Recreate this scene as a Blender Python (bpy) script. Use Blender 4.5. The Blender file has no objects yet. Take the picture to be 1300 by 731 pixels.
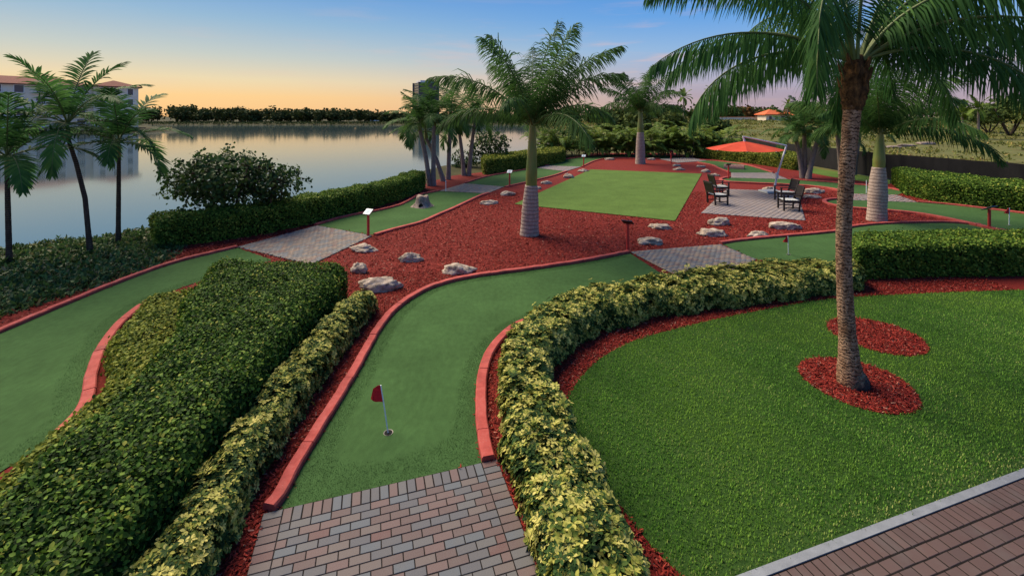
import bpy, bmesh, math
import numpy as np
from mathutils import Vector, Matrix, noise

# ------------------------------------------------------------------ camera, sky, sun, exposure
sc = bpy.context.scene
CAM_H, FPX, CX, HY = 4.3, 578.0, 650.0, 148.0          # eye height, focal length and horizon of the 1300 px photograph
cd = bpy.data.cameras.new('camera'); cam = bpy.data.objects.new('camera', cd); sc.collection.objects.link(cam)
sc.camera = cam
cam.location = (0, 0, CAM_H); cam.rotation_euler = (math.radians(90), 0, 0)
cd.sensor_width = 36; cd.lens = FPX / 1300 * 36; cd.shift_y = -(365.5 - HY) / 1300
cd.clip_start = 0.1; cd.clip_end = 9000

SUN_AZ, SUN_EL = -50.0, 48.0


def lin(r, g, b, k=1.0):
    f = lambda c: (c / 255 / 12.92) if c / 255 <= .04045 else ((c / 255 + .055) / 1.055) ** 2.4
    return (f(r) * k, f(g) * k, f(b) * k, 1)


w = bpy.data.worlds.new('World'); sc.world = w; w.use_nodes = True
nt = w.node_tree; N = nt.nodes; L = nt.links
bg = N['Background']


def nd(tree, typ, **kw):
    n = tree.nodes.new(typ)
    for k, v in kw.items():
        setattr(n, k, v)
    return n


def math_n(tree, op, a, b=None, c=None):
    n = tree.nodes.new('ShaderNodeMath'); n.operation = op
    for i, s in enumerate((a, b, c)):
        if s is None:
            continue
        if isinstance(s, (int, float)):
            n.inputs[i].default_value = s
        else:
            tree.links.new(s, n.inputs[i])
    return n.outputs[0]


def ramp_n(tree, fac, stops, interp='LINEAR'):
    n = tree.nodes.new('ShaderNodeValToRGB'); r = n.color_ramp; r.interpolation = interp
    while len(r.elements) < len(stops):
        r.elements.new(0.5)
    for e, (p, c) in zip(r.elements, stops):
        e.position = p; e.color = c if len(c) == 4 else (*c, 1)
    tree.links.new(fac, n.inputs[0])
    return n.outputs[0]


def mix_n(tree, fac, a, b, mode='MIX'):
    n = tree.nodes.new('ShaderNodeMix'); n.data_type = 'RGBA'; n.blend_type = mode
    for s, i in ((fac, 0), (a, 6), (b, 7)):
        if isinstance(s, (int, float)):
            n.inputs[i].default_value = s
        elif isinstance(s, tuple):
            n.inputs[i].default_value = s if len(s) == 4 else (*s, 1)
        else:
            tree.links.new(s, n.inputs[i])
    return n.outputs[2]


def maprange(tree, v, a, b, c=0.0, d=1.0, smooth=True):
    n = tree.nodes.new('ShaderNodeMapRange'); n.interpolation_type = 'SMOOTHSTEP' if smooth else 'LINEAR'
    tree.links.new(v, n.inputs[0])
    for i, x in zip((1, 2, 3, 4), (a, b, c, d)):
        n.inputs[i].default_value = x
    return n.outputs[0]


# dusk sky: warm horizon towards the set sun on the left, violet opposite, blue overhead
tc = N.new('ShaderNodeTexCoord'); sep = N.new('ShaderNodeSeparateXYZ'); L.new(tc.outputs['Generated'], sep.inputs[0])
zc = math_n(nt, 'MAXIMUM', sep.outputs[2], 0.0)
elev = math_n(nt, 'SQRT', zc)
hx = math_n(nt, 'MULTIPLY', sep.outputs[0], math.sin(math.radians(-58)))
hy = math_n(nt, 'MULTIPLY', sep.outputs[1], math.cos(math.radians(-58)))
hl = math_n(nt, 'SQRT', math_n(nt, 'MAXIMUM', math_n(nt, 'SUBTRACT', 1.0, math_n(nt, 'MULTIPLY', sep.outputs[2], sep.outputs[2])), 1e-4))
caz = math_n(nt, 'DIVIDE', math_n(nt, 'ADD', hx, hy), hl)
e2p = lambda d: math.sqrt(math.sin(math.radians(d)))
warm = ramp_n(nt, elev, [(0, lin(244, 184, 122)), (e2p(2.2), lin(248, 204, 140)), (e2p(4.0), lin(232, 212, 170)), (e2p(6.6), lin(194, 200, 192)),
                         (e2p(10.5), lin(146, 180, 206)), (e2p(15), lin(100, 154, 212)), (e2p(30), lin(72, 128, 200)), (1, lin(56, 104, 176))])
cool = ramp_n(nt, elev, [(0, lin(186, 156, 154)), (e2p(2.5), lin(170, 156, 172)), (e2p(5), lin(168, 170, 194)), (e2p(8), lin(138, 176, 218)),
                         (e2p(12), lin(94, 156, 222)), (e2p(18), lin(76, 138, 212)), (e2p(35), lin(64, 120, 196)), (1, lin(56, 104, 176))])
f_az = maprange(nt, caz, 0.05, 0.98)
grad = mix_n(nt, f_az, cool, warm)
# thin lit cloud streaks
mp = N.new('ShaderNodeMapping'); mp.inputs['Scale'].default_value = (1.6, 1.6, 13); L.new(tc.outputs['Generated'], mp.inputs[0])
cn = N.new('ShaderNodeTexNoise'); cn.inputs['Scale'].default_value = 2.6; cn.inputs['Detail'].default_value = 6; cn.inputs['Roughness'].default_value = .55
L.new(mp.outputs[0], cn.inputs[0])
band = math_n(nt, 'MULTIPLY', maprange(nt, sep.outputs[2], .01, .07), maprange(nt, sep.outputs[2], .30, .12))
cov = math_n(nt, 'MULTIPLY', math_n(nt, 'MULTIPLY', maprange(nt, cn.outputs[0], .50, .70), band), math_n(nt, 'SUBTRACT', 1.0, math_n(nt, 'MULTIPLY', f_az, .8)))
grad2 = mix_n(nt, math_n(nt, 'MULTIPLY', cov, .5), grad, lin(232, 188, 172))
sky = N.new('ShaderNodeTexSky'); sky.sky_type = 'NISHITA'; sky.sun_disc = False
sky.sun_elevation = math.radians(SUN_EL); sky.sun_rotation = math.radians(SUN_AZ)
skyc = mix_n(nt, 1.0, sky.outputs[0], (.05, .05, .05, 1), 'MULTIPLY')
fin = mix_n(nt, .05, grad2, skyc)
L.new(fin, bg.inputs[0]); bg.inputs[1].default_value = 0.74

sl = bpy.data.lights.new('sun', 'SUN'); sl.energy = 5.0; sl.angle = math.radians(46); sl.color = (1.0, .85, .64)
sun = bpy.data.objects.new('sun', sl); sc.collection.objects.link(sun)
sv = Vector((math.cos(math.radians(SUN_EL)) * math.sin(math.radians(SUN_AZ)), math.cos(math.radians(SUN_EL)) * math.cos(math.radians(SUN_AZ)), math.sin(math.radians(SUN_EL))))
sun.rotation_euler = sv.to_track_quat('Z', 'Y').to_euler(); sun.location = sv * 50
vs = sc.view_settings; vs.view_transform = 'Standard'; vs.look = 'None'; vs.gamma = 1; vs.exposure = 0.58
sc.cycles.max_bounces = 6; sc.cycles.transparent_max_bounces = 8
sc.cycles.use_denoising = True

# ------------------------------------------------------------------ helpers
RNG = np.random.default_rng(7)
COL = sc.collection
ORG = {}


def unit(a):
    return a / (np.linalg.norm(a, axis=-1, keepdims=True) + 1e-9)


def G(x, y, z=0.0):
    k = (CAM_H - z) / (y - HY)
    return np.array([(x - CX) * k, FPX * k, z])


def G2(pts, z=0.0):
    return np.array([G(x, y, z)[:2] for x, y in pts])


def smooth(pts, n=8, closed=False):
    P = np.asarray(pts, float); m = len(P); out = []
    rng = range(m if closed else m - 1)
    for i in rng:
        if closed:
            p0, p1, p2, p3 = P[(i - 1) % m], P[i], P[(i + 1) % m], P[(i + 2) % m]
        else:
            p1, p2 = P[i], P[i + 1]; p0 = P[i - 1] if i else 2 * p1 - p2; p3 = P[i + 2] if i + 2 < m else 2 * p2 - p1
        for t in np.arange(n) / n:
            out.append(.5 * (2 * p1 + (p2 - p0) * t + (2 * p0 - 5 * p1 + 4 * p2 - p3) * t * t + (3 * p1 - p0 - 3 * p2 + p3) * t ** 3))
    if not closed:
        out.append(P[-1])
    return np.array(out)


def resample(P, n):
    P = np.asarray(P, float); d = np.r_[0, np.cumsum(np.linalg.norm(np.diff(P, axis=0), axis=1))]
    t = np.linspace(0, d[-1], n)
    return np.stack([np.interp(t, d, P[:, k]) for k in range(P.shape[1])], 1)


def inside(P, poly):
    x, y = P[:, 0], P[:, 1]; poly = np.asarray(poly)[:, :2]; c = np.zeros(len(P), bool); j = len(poly) - 1
    for i in range(len(poly)):
        xi, yi = poly[i]; xj, yj = poly[j]
        if yi != yj:
            c ^= ((yi > y) != (yj > y)) & (x < (xj - xi) * (y - yi) / (yj - yi) + xi)
        j = i
    return c


def dist_poly(P, poly, closed=True):
    poly = np.asarray(poly)[:, :2]; d = np.full(len(P), 1e9); m = len(poly)
    for i in range(m if closed else m - 1):
        a, b = poly[i], poly[(i + 1) % m]; ab = b - a; l2 = max(ab @ ab, 1e-9)
        t = np.clip(((P[:, :2] - a) @ ab) / l2, 0, 1)
        d = np.minimum(d, np.linalg.norm(P[:, :2] - (a + t[:, None] * ab), axis=1))
    return d


def mesh_from(name, V, F, rnd=None, sm=False, mi=None):
    V = np.asarray(V, np.float32); me = bpy.data.meshes.new(name)
    if isinstance(F, np.ndarray):
        m, k = F.shape
        me.vertices.add(len(V)); me.vertices.foreach_set('co', V.ravel())
        me.loops.add(m * k); me.loops.foreach_set('vertex_index', F.astype(np.int32).ravel())
        me.polygons.add(m); me.polygons.foreach_set('loop_start', np.arange(0, m * k, k, dtype=np.int32))
        me.polygons.foreach_set('loop_total', np.full(m, k, np.int32))
        if sm:
            me.polygons.foreach_set('use_smooth', np.ones(m, bool))
        if mi is not None:
            me.polygons.foreach_set('material_index', np.asarray(mi, np.int32))
        me.update(calc_edges=True)
    else:
        me.from_pydata([tuple(v) for v in V], [], [tuple(f) for f in F])
        if mi is not None:
            me.polygons.foreach_set('material_index', np.asarray(mi, np.int32))
        if sm:
            me.polygons.foreach_set('use_smooth', np.ones(len(me.polygons), bool))
        me.update()
    if rnd is not None:
        a = me.attributes.new('rnd', 'FLOAT', 'POINT'); a.data.foreach_set('value', np.asarray(rnd, np.float32))
    return me


def obj(name, me, mats=None, parent=None, origin=None):
    """link a mesh (world coordinates) as one object; the vertices are moved to be relative to its parent or own base"""
    o = bpy.data.objects.new(name, me); COL.objects.link(o)
    if mats is not None and len(me.materials) == 0:
        for m in (mats if isinstance(mats, (list, tuple)) else [mats]):
            me.materials.append(m)
    if parent is not None:
        o.parent = parent; og = ORG.get(parent.name, Vector((0, 0, 0)))
        me.transform(Matrix.Translation(-og)); ORG[o.name] = og
    elif origin is not None:
        og = Vector(origin); me.transform(Matrix.Translation(-og)); o.location = og; ORG[o.name] = og
    return o


def thing(name, label, cat, loc=(0, 0, 0), group=None):
    o = bpy.data.objects.new(name, None); COL.objects.link(o); o.location = loc; o.empty_display_size = .2
    ORG[o.name] = Vector(loc); return tag(o, label, cat, group)


def tag(o, label=None, cat=None, group=None, kind=None):
    for k, v in (('label', label), ('category', cat), ('group', group), ('kind', kind)):
        if v:
            o[k] = v
    return o


def copy_tree(o, parent=None):
    c = o.copy(); COL.objects.link(c); c.parent = parent
    for ch in o.children:
        copy_tree(ch, c)
    return c


class MB:
    """collects boxes, bars, tubes and lathes into one mesh"""
    def __init__(s): s.V = []; s.F = []; s.n = 0

    def add(s, V, F):
        V = [tuple(v) for v in V]; s.V += V; s.F += [tuple(i + s.n for i in f) for f in F]; s.n += len(V); return s

    def box(s, c, d, rz=0.0, rx=0.0, ry=0.0, bev=0.0):
        M = Matrix.Translation(c) @ Matrix.Rotation(rz, 4, 'Z') @ Matrix.Rotation(ry, 4, 'Y') @ Matrix.Rotation(rx, 4, 'X')
        x, y, z = (k / 2 for k in d); b = min(bev, .45 * min(d))
        if not b:
            V = [(sx * x, sy * y, sz * z) for sz in (-1, 1) for sx, sy in ((-1, -1), (1, -1), (1, 1), (-1, 1))]
            F = [(3, 2, 1, 0), (4, 5, 6, 7), (0, 1, 5, 4), (1, 2, 6, 5), (2, 3, 7, 6), (3, 0, 4, 7)]
        else:
            V = []
            for zz, q in ((-z, 0), (z - b, 0), (z, b)):
                V += [(sx * (x - q), sy * (y - q), zz) for sx, sy in ((-1, -1), (1, -1), (1, 1), (-1, 1))]
            F = [(3, 2, 1, 0), (8, 9, 10, 11)] + [(i + k, (i + 1) % 4 + k, (i + 1) % 4 + k + 4, i + k + 4) for k in (0, 4) for i in range(4)]
        return s.add([M @ Vector(v) for v in V], F)

    def bar(s, a, b, wd, th, up=(0, 0, 1)):
        a, b = Vector(a), Vector(b); t = (b - a).normalized(); u = Vector(up)
        sd = t.cross(u)
        if sd.length < 1e-4: sd = t.cross(Vector((1, 0, 0)))
        sd.normalize(); u = sd.cross(t).normalized(); x, y = sd * wd / 2, u * th / 2
        V = [a - x - y, a + x - y, a + x + y, a - x + y, b - x - y, b + x - y, b + x + y, b - x + y]
        return s.add(V, [(3, 2, 1, 0), (4, 5, 6, 7), (0, 1, 5, 4), (1, 2, 6, 5), (2, 3, 7, 6), (3, 0, 4, 7)])

    def tube(s, P, R, n=10, cap=True):
        V, F = tube_arr(P, R, n); F = [tuple(f) for f in F]
        k = len(P)
        if cap:
            F += [tuple(range(n - 1, -1, -1)), tuple(range((k - 1) * n, k * n))]
        return s.add(V, F)

    def build(s, name, m, parent=None, origin=None, sm=False):
        return obj(name, mesh_from(name, s.V, s.F, sm=sm), m, parent, origin)


def tube_arr(P, R, n=10, rough=None):
    P = np.asarray(P, float); k = len(P); T = np.gradient(P, axis=0); T /= np.linalg.norm(T, axis=1)[:, None] + 1e-9
    ref = np.where(np.abs(T[:, 2:3]) > .9, np.array([[1., 0, 0]]), np.array([[0, 0, 1.]]))
    if np.abs(T[:, 2]).max() > .9 and np.abs(T[:, 2]).min() > .3:
        ref = np.tile([[1., 0, 0]], (k, 1))
    S = np.cross(T, ref); S /= np.linalg.norm(S, axis=1)[:, None] + 1e-9; U = np.cross(S, T)
    a = np.arange(n) / n * 2 * math.pi; R = np.asarray(R, float).reshape(k, -1)
    if rough is not None:
        R = R * rough
    V = P[:, None, :] + (R[:, :, None] if R.shape[1] == n else R[:, :1, None]) * (np.cos(a)[None, :, None] * S[:, None, :] + np.sin(a)[None, :, None] * U[:, None, :])
    i = np.arange(k - 1)[:, None] * n; j = np.arange(n)[None, :]; j2 = (j + 1) % n
    F = np.stack([i + j, i + n + j, i + n + j2, i + j2], -1).reshape(-1, 4)[:, ::-1]
    return V.reshape(-1, 3), F


def poly_sheet(name, P2, z, m, kind='structure', parent=None, skirt=0.0):
    P2 = np.asarray(P2)[:, :2]
    ar = np.sum(P2[:, 0] * np.roll(P2[:, 1], -1) - np.roll(P2[:, 0], -1) * P2[:, 1])
    if ar < 0: P2 = P2[::-1]
    n = len(P2); V = [(x, y, z) for x, y in P2]; F = [tuple(range(n))]
    if skirt:
        V += [(x, y, z - skirt) for x, y in P2]; F += [(i, i + n, (i + 1) % n + n, (i + 1) % n) for i in range(n)]
    o = obj(name, mesh_from(name, V, F), m, parent)
    if kind and parent is None: tag(o, kind=kind)
    return o


# ------------------------------------------------------------------ materials
def mat_base(name, rough=.8, spec=.3):
    m = bpy.data.materials.new(name); m.use_nodes = True; b = m.node_tree.nodes['Principled BSDF']
    b.inputs['Roughness'].default_value = rough; b.inputs['Specular IOR Level'].default_value = spec
    return m, m.node_tree, b


def noise_n(t, scale, detail=4, rough=.55, coord='Object', vec=None, mscale=None):
    n = t.nodes.new('ShaderNodeTexNoise'); n.inputs['Scale'].default_value = scale; n.inputs['Detail'].default_value = detail; n.inputs['Roughness'].default_value = rough
    if vec is None:
        tcn = t.nodes.new('ShaderNodeTexCoord'); vec = tcn.outputs[coord]
    if mscale:
        mpn = t.nodes.new('ShaderNodeMapping'); mpn.inputs['Scale'].default_value = mscale; t.links.new(vec, mpn.inputs[0]); vec = mpn.outputs[0]
    t.links.new(vec, n.inputs[0]); return n.outputs[0]


def bump_n(t, b, h, strength=.5, dist=.01):
    n = t.nodes.new('ShaderNodeBump'); n.inputs['Strength'].default_value = strength; n.inputs['Distance'].default_value = dist
    t.links.new(h, n.inputs['Height']); t.links.new(n.outputs[0], b.inputs['Normal'])


def geo_pos(t):
    return t.nodes.new('ShaderNodeNewGeometry').outputs['Position']


def mat_noise(name, cols, scale=8, detail=6, rough=.8, spec=.3, bump=.4, bdist=.01, bscale=None, lo=.3, hi=.7, mscale=None, obj_rand=0.0):
    m, t, b = mat_base(name, rough, spec)
    pos = geo_pos(t)
    n = noise_n(t, scale, detail, .6, vec=pos, mscale=mscale)
    k = len(cols); col = ramp_n(t, n, [(lo + (hi - lo) * i / max(k - 1, 1), c) for i, c in enumerate(cols)])
    if obj_rand:
        oi = t.nodes.new('ShaderNodeObjectInfo')
        hv = t.nodes.new('ShaderNodeHueSaturation'); t.links.new(col, hv.inputs['Color'])
        t.links.new(maprange(t, oi.outputs['Random'], 0, 1, 1 - obj_rand, 1 + obj_rand, False), hv.inputs['Value']); col = hv.outputs[0]
    t.links.new(col, b.inputs['Base Color'])
    if bump:
        bump_n(t, b, noise_n(t, bscale or scale * 3, 6, .65, vec=pos), bump, bdist)
    return m


def mat_leaf(name, stops, rough=.45, spec=.35, trans=.22, patch=None):
    """leaf colour varies from leaf to leaf by the rnd attribute and a little within each plant"""
    m, t, b = mat_base(name, rough, spec)
    a = t.nodes.new('ShaderNodeAttribute'); a.attribute_name = 'rnd'
    col = ramp_n(t, a.outputs['Fac'], stops)
    if patch:
        col = mix_n(t, math_n(t, 'MULTIPLY', maprange(t, noise_n(t, patch[0], 2, vec=geo_pos(t)), .42, .66), patch[2]), col, patch[1])
    t.links.new(col, b.inputs['Base Color'])
    tr = t.nodes.new('ShaderNodeBsdfTranslucent'); t.links.new(col, tr.inputs[0])
    mx = t.nodes.new('ShaderNodeMixShader'); mx.inputs[0].default_value = trans
    t.links.new(b.outputs[0], mx.inputs[1]); t.links.new(tr.outputs[0], mx.inputs[2])
    t.links.new(mx.outputs[0], t.nodes['Material Output'].inputs[0])
    return m


def mat_plain(name, c, rough=.6, spec=.4, metal=0.0, var=.12, scale=20, bump=.1):
    m, t, b = mat_base(name, rough, spec); b.inputs['Metallic'].default_value = metal
    n = noise_n(t, scale, 5, .6)
    c = c[:3]
    t.links.new(ramp_n(t, n, [(.3, tuple(k * (1 - var) for k in c)), (.7, tuple(min(1, k * (1 + var)) for k in c))]), b.inputs['Base Color'])
    if bump: bump_n(t, b, n, bump, .004)
    return m


M = {}
M['earth'] = mat_noise('earth_and_field', [(.06, .065, .02), (.12, .11, .036), (.10, .115, .034), (.17, .14, .06)], .35, 9, .95, .1, .6, .12, 2.2)
_t = M['earth'].node_tree; _b = _t.nodes['Principled BSDF']; _c = _b.inputs['Base Color'].links[0].from_socket
_sp = _t.nodes.new('ShaderNodeSeparateXYZ'); _t.links.new(geo_pos(_t), _sp.inputs[0])       # marsh soil on the lake's far side, dry field to the right
_t.links.new(mix_n(_t, maprange(_t, _sp.outputs[0], 30, -10), _c, ramp_n(_t, noise_n(_t, .2, 6, .6, vec=geo_pos(_t)), [(.3, (.022, .026, .010)), (.7, (.06, .052, .022))])), _b.inputs['Base Color'])
M['mulch'] = mat_noise('red_mulch', [(0.0666, 0.0066, 0.00528), (0.1628, 0.01584, 0.01056), (0.2368, 0.02772, 0.01716)], 38, 8, .9, .15, 1.0, .03, 60)
M['chip'] = mat_leaf('mulch_chips', [(0, (0.0574, 0.0072, 0.00576)), (.3, (0.164, 0.01512, 0.01008)), (.75, (0.287, 0.03024, 0.01944)), (.93, (0.2952, 0.0504, 0.0324)), (1, (0.3444, 0.1872, 0.1296))], .85, .15, .0)
def mat_turf(name, c, rough=.95):
    m, t, b = mat_base(name, rough, .06); pos = geo_pos(t)
    fine = noise_n(t, 170, 3, .7, vec=pos); mid = noise_n(t, 11, 5, .65, vec=pos, mscale=(1, .55, 1)); big = noise_n(t, .9, 4, .6, vec=pos)
    k = math_n(t, 'ADD', math_n(t, 'MULTIPLY', fine, .55), math_n(t, 'ADD', math_n(t, 'MULTIPLY', mid, .35), math_n(t, 'MULTIPLY', big, .35)))
    t.links.new(ramp_n(t, k, [(.42, tuple(x * .62 for x in c)), (.62, c), (.8, tuple(x * 1.38 for x in c))]), b.inputs['Base Color'])
    bump_n(t, b, math_n(t, 'ADD', fine, math_n(t, 'MULTIPLY', mid, .4)), .5, .006); return m


M['green'] = mat_turf('putting_green', (.044, .094, .029))
M['turf'] = mat_turf('bright_turf', (.080, .135, .030))
M['fringe'] = mat_noise('fringe_turf', [(.022, .07, .02), (.045, .12, .03)], 30, 6, .95, .1, .6, .01, 160)
M['fringe_blade'] = mat_leaf('fringe_blades', [(0, (0.024, 0.0615, 0.0192)), (.6, (0.056, 0.123, 0.036)), (1, (0.096, 0.1722, 0.048))], .8, .08, .25)
M['lawn'] = mat_noise('lawn_soil', [(.015, .04, .008), (.04, .085, .015)], 24, 6, .95, .1, .8, .02, 60)
M['blade'] = mat_leaf('lawn_grass_blades', [(0, (0.04419, 0.1163, 0.01863)), (.45, (0.1263, 0.2876, 0.03974)), (.85, (0.2147, 0.41, 0.0621)), (1, (0.4041, 0.4406, 0.1366))], .7, .06, .35, (.5, (0.2147, 0.3672, 0.04968, 1), .6))
def mat_kerb():
    m, t, b = mat_base('red_painted_concrete', .8, .2); pos = geo_pos(t)
    col = ramp_n(t, noise_n(t, 6, 8, .65, vec=pos), [(.3, (.27, .042, .034)), (.5, (.36, .062, .05)), (.72, (.44, .10, .082))])
    col = mix_n(t, math_n(t, 'MULTIPLY', maprange(t, noise_n(t, 1.7, 5, .7, vec=pos), .5, .72), .55), col, (.13, .045, .036, 1))
    col = mix_n(t, math_n(t, 'MULTIPLY', maprange(t, noise_n(t, 55, 3, .6, vec=pos), .64, .70), .6), col, (.36, .27, .24, 1))
    t.links.new(col, b.inputs['Base Color']); bump_n(t, b, noise_n(t, 45, 6, .7, vec=pos), .5, .008); return m


M['kerb'] = mat_kerb()
M['concrete'] = mat_noise('grey_concrete', [(0.156, 0.1681, 0.1827), (0.234, 0.2501, 0.2677)], 6, 8, .8, .3, .4, .008, 50)
M['joint_sand'] = mat_noise('joint_sand', [(.008, .006, .005), (.02, .017, .015)], 40, 5, .95, .1, .4, .01)


def mat_brick(name, stops, gr):
    m, t, b = mat_base(name, .75, .3)
    oi = t.nodes.new('ShaderNodeObjectInfo'); at = t.nodes.new('ShaderNodeAttribute'); at.attribute_name = 'rnd'
    rnd = math_n(t, 'FRACT', math_n(t, 'ADD', oi.outputs['Random'], at.outputs['Fac']))
    col = ramp_n(t, rnd, stops, 'CONSTANT'); pos = geo_pos(t)
    n1 = noise_n(t, 90, 4, .7, vec=pos); n2 = noise_n(t, 3, 3, .6, vec=pos)
    col = mix_n(t, math_n(t, 'MULTIPLY', maprange(t, n1, .35, .7), .35), col, gr)
    col = mix_n(t, math_n(t, 'MULTIPLY', maprange(t, n2, .45, .75), .3), col, (.12, .11, .10, 1))
    t.links.new(col, b.inputs['Base Color']); bump_n(t, b, noise_n(t, 140, 5, .7, vec=pos), .5, .004)
    return m


M['brick'] = mat_brick('tumbled_pavers', [(0, (0.1028, 0.06838, 0.06405)), (.2, (0.08467, 0.08702, 0.09675)), (.38, (0.127, 0.08081, 0.07516)), (.52, (0.09072, 0.1057, 0.1209)), (.66, (0.121, 0.09635, 0.08824)), (.8, (0.1149, 0.05905, 0.05425)), (.9, (0.1028, 0.1026, 0.1046))], (0.1512, 0.1368, 0.1307, 1))
M['brick_brown'] = mat_brick('brown_pavers', [(0, (0.09035, 0.05435, 0.04682)), (.3, (0.09768, 0.06038, 0.05214)), (.6, (0.08059, 0.05032, 0.04416)), (.8, (0.105, 0.0629, 0.0532))], (0.07326, 0.05032, 0.04522, 1))
M['brick_grey'] = mat_brick('grey_pavers', [(0, (0.2106, 0.1739, 0.1656)), (.25, (0.1833, 0.1628, 0.1692)), (.5, (0.2262, 0.1924, 0.18)), (.75, (0.195, 0.1591, 0.1476))], (0.2652, 0.222, 0.2088, 1))
M['brick_mix'] = mat_brick('weathered_pavers', [(0, (.22, .165, .125)), (.2, (.135, .14, .145)), (.36, (.27, .195, .14)), (.5, (.16, .17, .175)), (.64, (.235, .20, .165)), (.78, (.19, .115, .095)), (.9, (.13, .12, .115))], (.24, .21, .18, 1))
M['rock'] = mat_noise('limestone', [(0.125, 0.102, 0.0805), (0.375, 0.3, 0.23), (0.575, 0.48, 0.391)], 7, 9, .9, .2, 1.0, .03, 22)
M['dark_rock'] = mat_noise('wet_dark_rock', [(.012, .012, .012), (.04, .038, .036)], 4, 8, .8, .3, 1, .05, 9)

M['hedge_dark'] = mat_leaf('dark_hedge_leaves', [(0, (.008, .022, .005)), (.35, (.026, .062, .010)), (.65, (.075, .155, .020)), (.88, (.17, .26, .034)), (1, (.34, .33, .06))], .65, .08, .25)
M['hedge_mid'] = mat_leaf('mid_hedge_leaves', [(0, (.024, .056, .010)), (.45, (.078, .15, .02)), (.8, (.16, .25, .034)), (1, (.32, .34, .06))], .65, .08, .25)
M['hedge_yellow'] = mat_leaf('yellow_hedge_leaves', [(0, (.035, .065, .012)), (.4, (.14, .185, .025)), (.8, (.28, .30, .045)), (1, (.42, .38, .08))], .65, .08, .25)
M['schef'] = mat_leaf('variegated_leaves', [(0, (0.01504, 0.0388, 0.0114)), (.26, (0.0329, 0.0776, 0.019)), (.36, (0.141, 0.1892, 0.03325)), (.55, (0.376, 0.3686, 0.07125)), (1, (0.658, 0.582, 0.171))], .65, .08, .25, (38, (0.0658, 0.1212, 0.0285, 1), .5))
M['hedge_core'] = mat_noise('dark_hedge_core', [(.005, .009, .004), (.014, .022, .008)], 20, 5, .95, .05, 1, .05)  # near-black filler, stands in for the shade inside the hedges
M['palm'] = mat_leaf('palm_leaflets', [(0, (0.01851, 0.06084, 0.01694)), (.5, (0.04496, 0.1217, 0.03146)), (.9, (0.09257, 0.1984, 0.04356)), (1, (0.2116, 0.2116, 0.0605))], .6, .06, .4)
M['palm_royal'] = mat_leaf('royal_palm_leaflets', [(0, (0.024, 0.0616, 0.0171)), (.5, (0.052, 0.1176, 0.0285)), (.9, (0.09, 0.1792, 0.038)), (1, (0.16, 0.168, 0.0475))], .6, .06, .4)
M['palm_far'] = mat_leaf('areca_leaflets', [(0, (0.05232, 0.1006, 0.01584)), (.5, (0.1271, 0.2012, 0.02904)), (.85, (0.2541, 0.2875, 0.0462)), (1, (0.4186, 0.3162, 0.0792))], .6, .12, .3)
M['rachis'] = mat_plain('frond_stalk', (.085, .12, .03), .6)
M['shaft'] = mat_noise('green_crownshaft', [(.07, .13, .02), (.16, .19, .035), (.24, .17, .04)], 3.2, 5, .4, .4, .1, .004, 20, mscale=(1, 1, .3))


def mat_trunk(name, c1, c2, c3, freq, dist=1.2):
    m, t, b = mat_base(name, .9, .2); pos = geo_pos(t)
    wv = t.nodes.new('ShaderNodeTexWave'); wv.wave_type = 'BANDS'; wv.bands_direction = 'Z'; wv.inputs['Scale'].default_value = freq
    wv.inputs['Distortion'].default_value = dist; wv.inputs['Detail'].default_value = 3; wv.inputs['Detail Scale'].default_value = 2.5
    t.links.new(pos, wv.inputs[0]); n = noise_n(t, 14, 6, .65, vec=pos, mscale=(1, 1, .35))
    col = mix_n(t, maprange(t, wv.outputs['Fac'], .0, .35), c1, mix_n(t, maprange(t, n, .35, .68), c2, c3))
    t.links.new(col, b.inputs['Base Color'])
    bump_n(t, b, math_n(t, 'ADD', math_n(t, 'MULTIPLY', wv.outputs['Fac'], .7), math_n(t, 'MULTIPLY', n, .5)), .5, .02)
    return m


M['trunk_coco'] = mat_trunk('ringed_palm_bark', (0.04025, 0.0204, 0.0117), (0.1725, 0.08976, 0.0495), (0.3795, 0.2397, 0.1485), 5.5, 9.0)
M['trunk_royal'] = mat_trunk('grey_royal_bark', (0.2184, 0.1617, 0.1305), (0.3016, 0.2303, 0.189), (0.4368, 0.343, 0.279), 2.4, 2.5)
M['trunk_thin'] = mat_trunk('thin_palm_bark', (0.105, 0.0833, 0.072), (0.21, 0.1666, 0.144), (0.315, 0.2548, 0.2205), 4, .8)
M['trunk_dark'] = mat_trunk('dark_palm_bark', (.02, .014, .011), (.055, .04, .03), (.11, .08, .06), 5, .8)
M['boot'] = mat_noise('fibrous_leaf_bases', [(.012, .008, .005), (.08, .042, .018), (.17, .085, .03)], 16, 7, .95, .1, 1, .04, 30, mscale=(1, 1, .4))
M['lichen'] = mat_noise('lichen_bark', [(.03, .022, .016), (.12, .085, .06), (.26, .25, .17)], 16, 7, .95, .1, 1, .03, 30)
M['wood'] = mat_noise('branch_bark', [(.035, .026, .02), (.09, .07, .055)], 12, 6, .95, .1, .8, .01)
M['bush'] = mat_leaf('shrub_leaves', [(0, (.012, .03, .010)), (.5, (.036, .08, .018)), (.85, (.08, .14, .03)), (1, (.15, .17, .05))], .55, .18, .25)
M['ground_cover'] = mat_leaf('ground_cover_leaves', [(0, (0.0208, 0.04576, 0.0144)), (.5, (0.05408, 0.1144, 0.0288)), (.88, (0.104, 0.1768, 0.0396)), (1, (0.2288, 0.1872, 0.09))], .6, .25, .2)
M['far_leaf'] = mat_leaf('far_foliage_hazed', [(0, (0.019, 0.0306, 0.0102)), (.5, (0.0456, 0.0646, 0.0187)), (1, (0.095, 0.1054, 0.0306))], .8, .1, .1)  # leaf colours lightened to paint haze over the far bank
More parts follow.
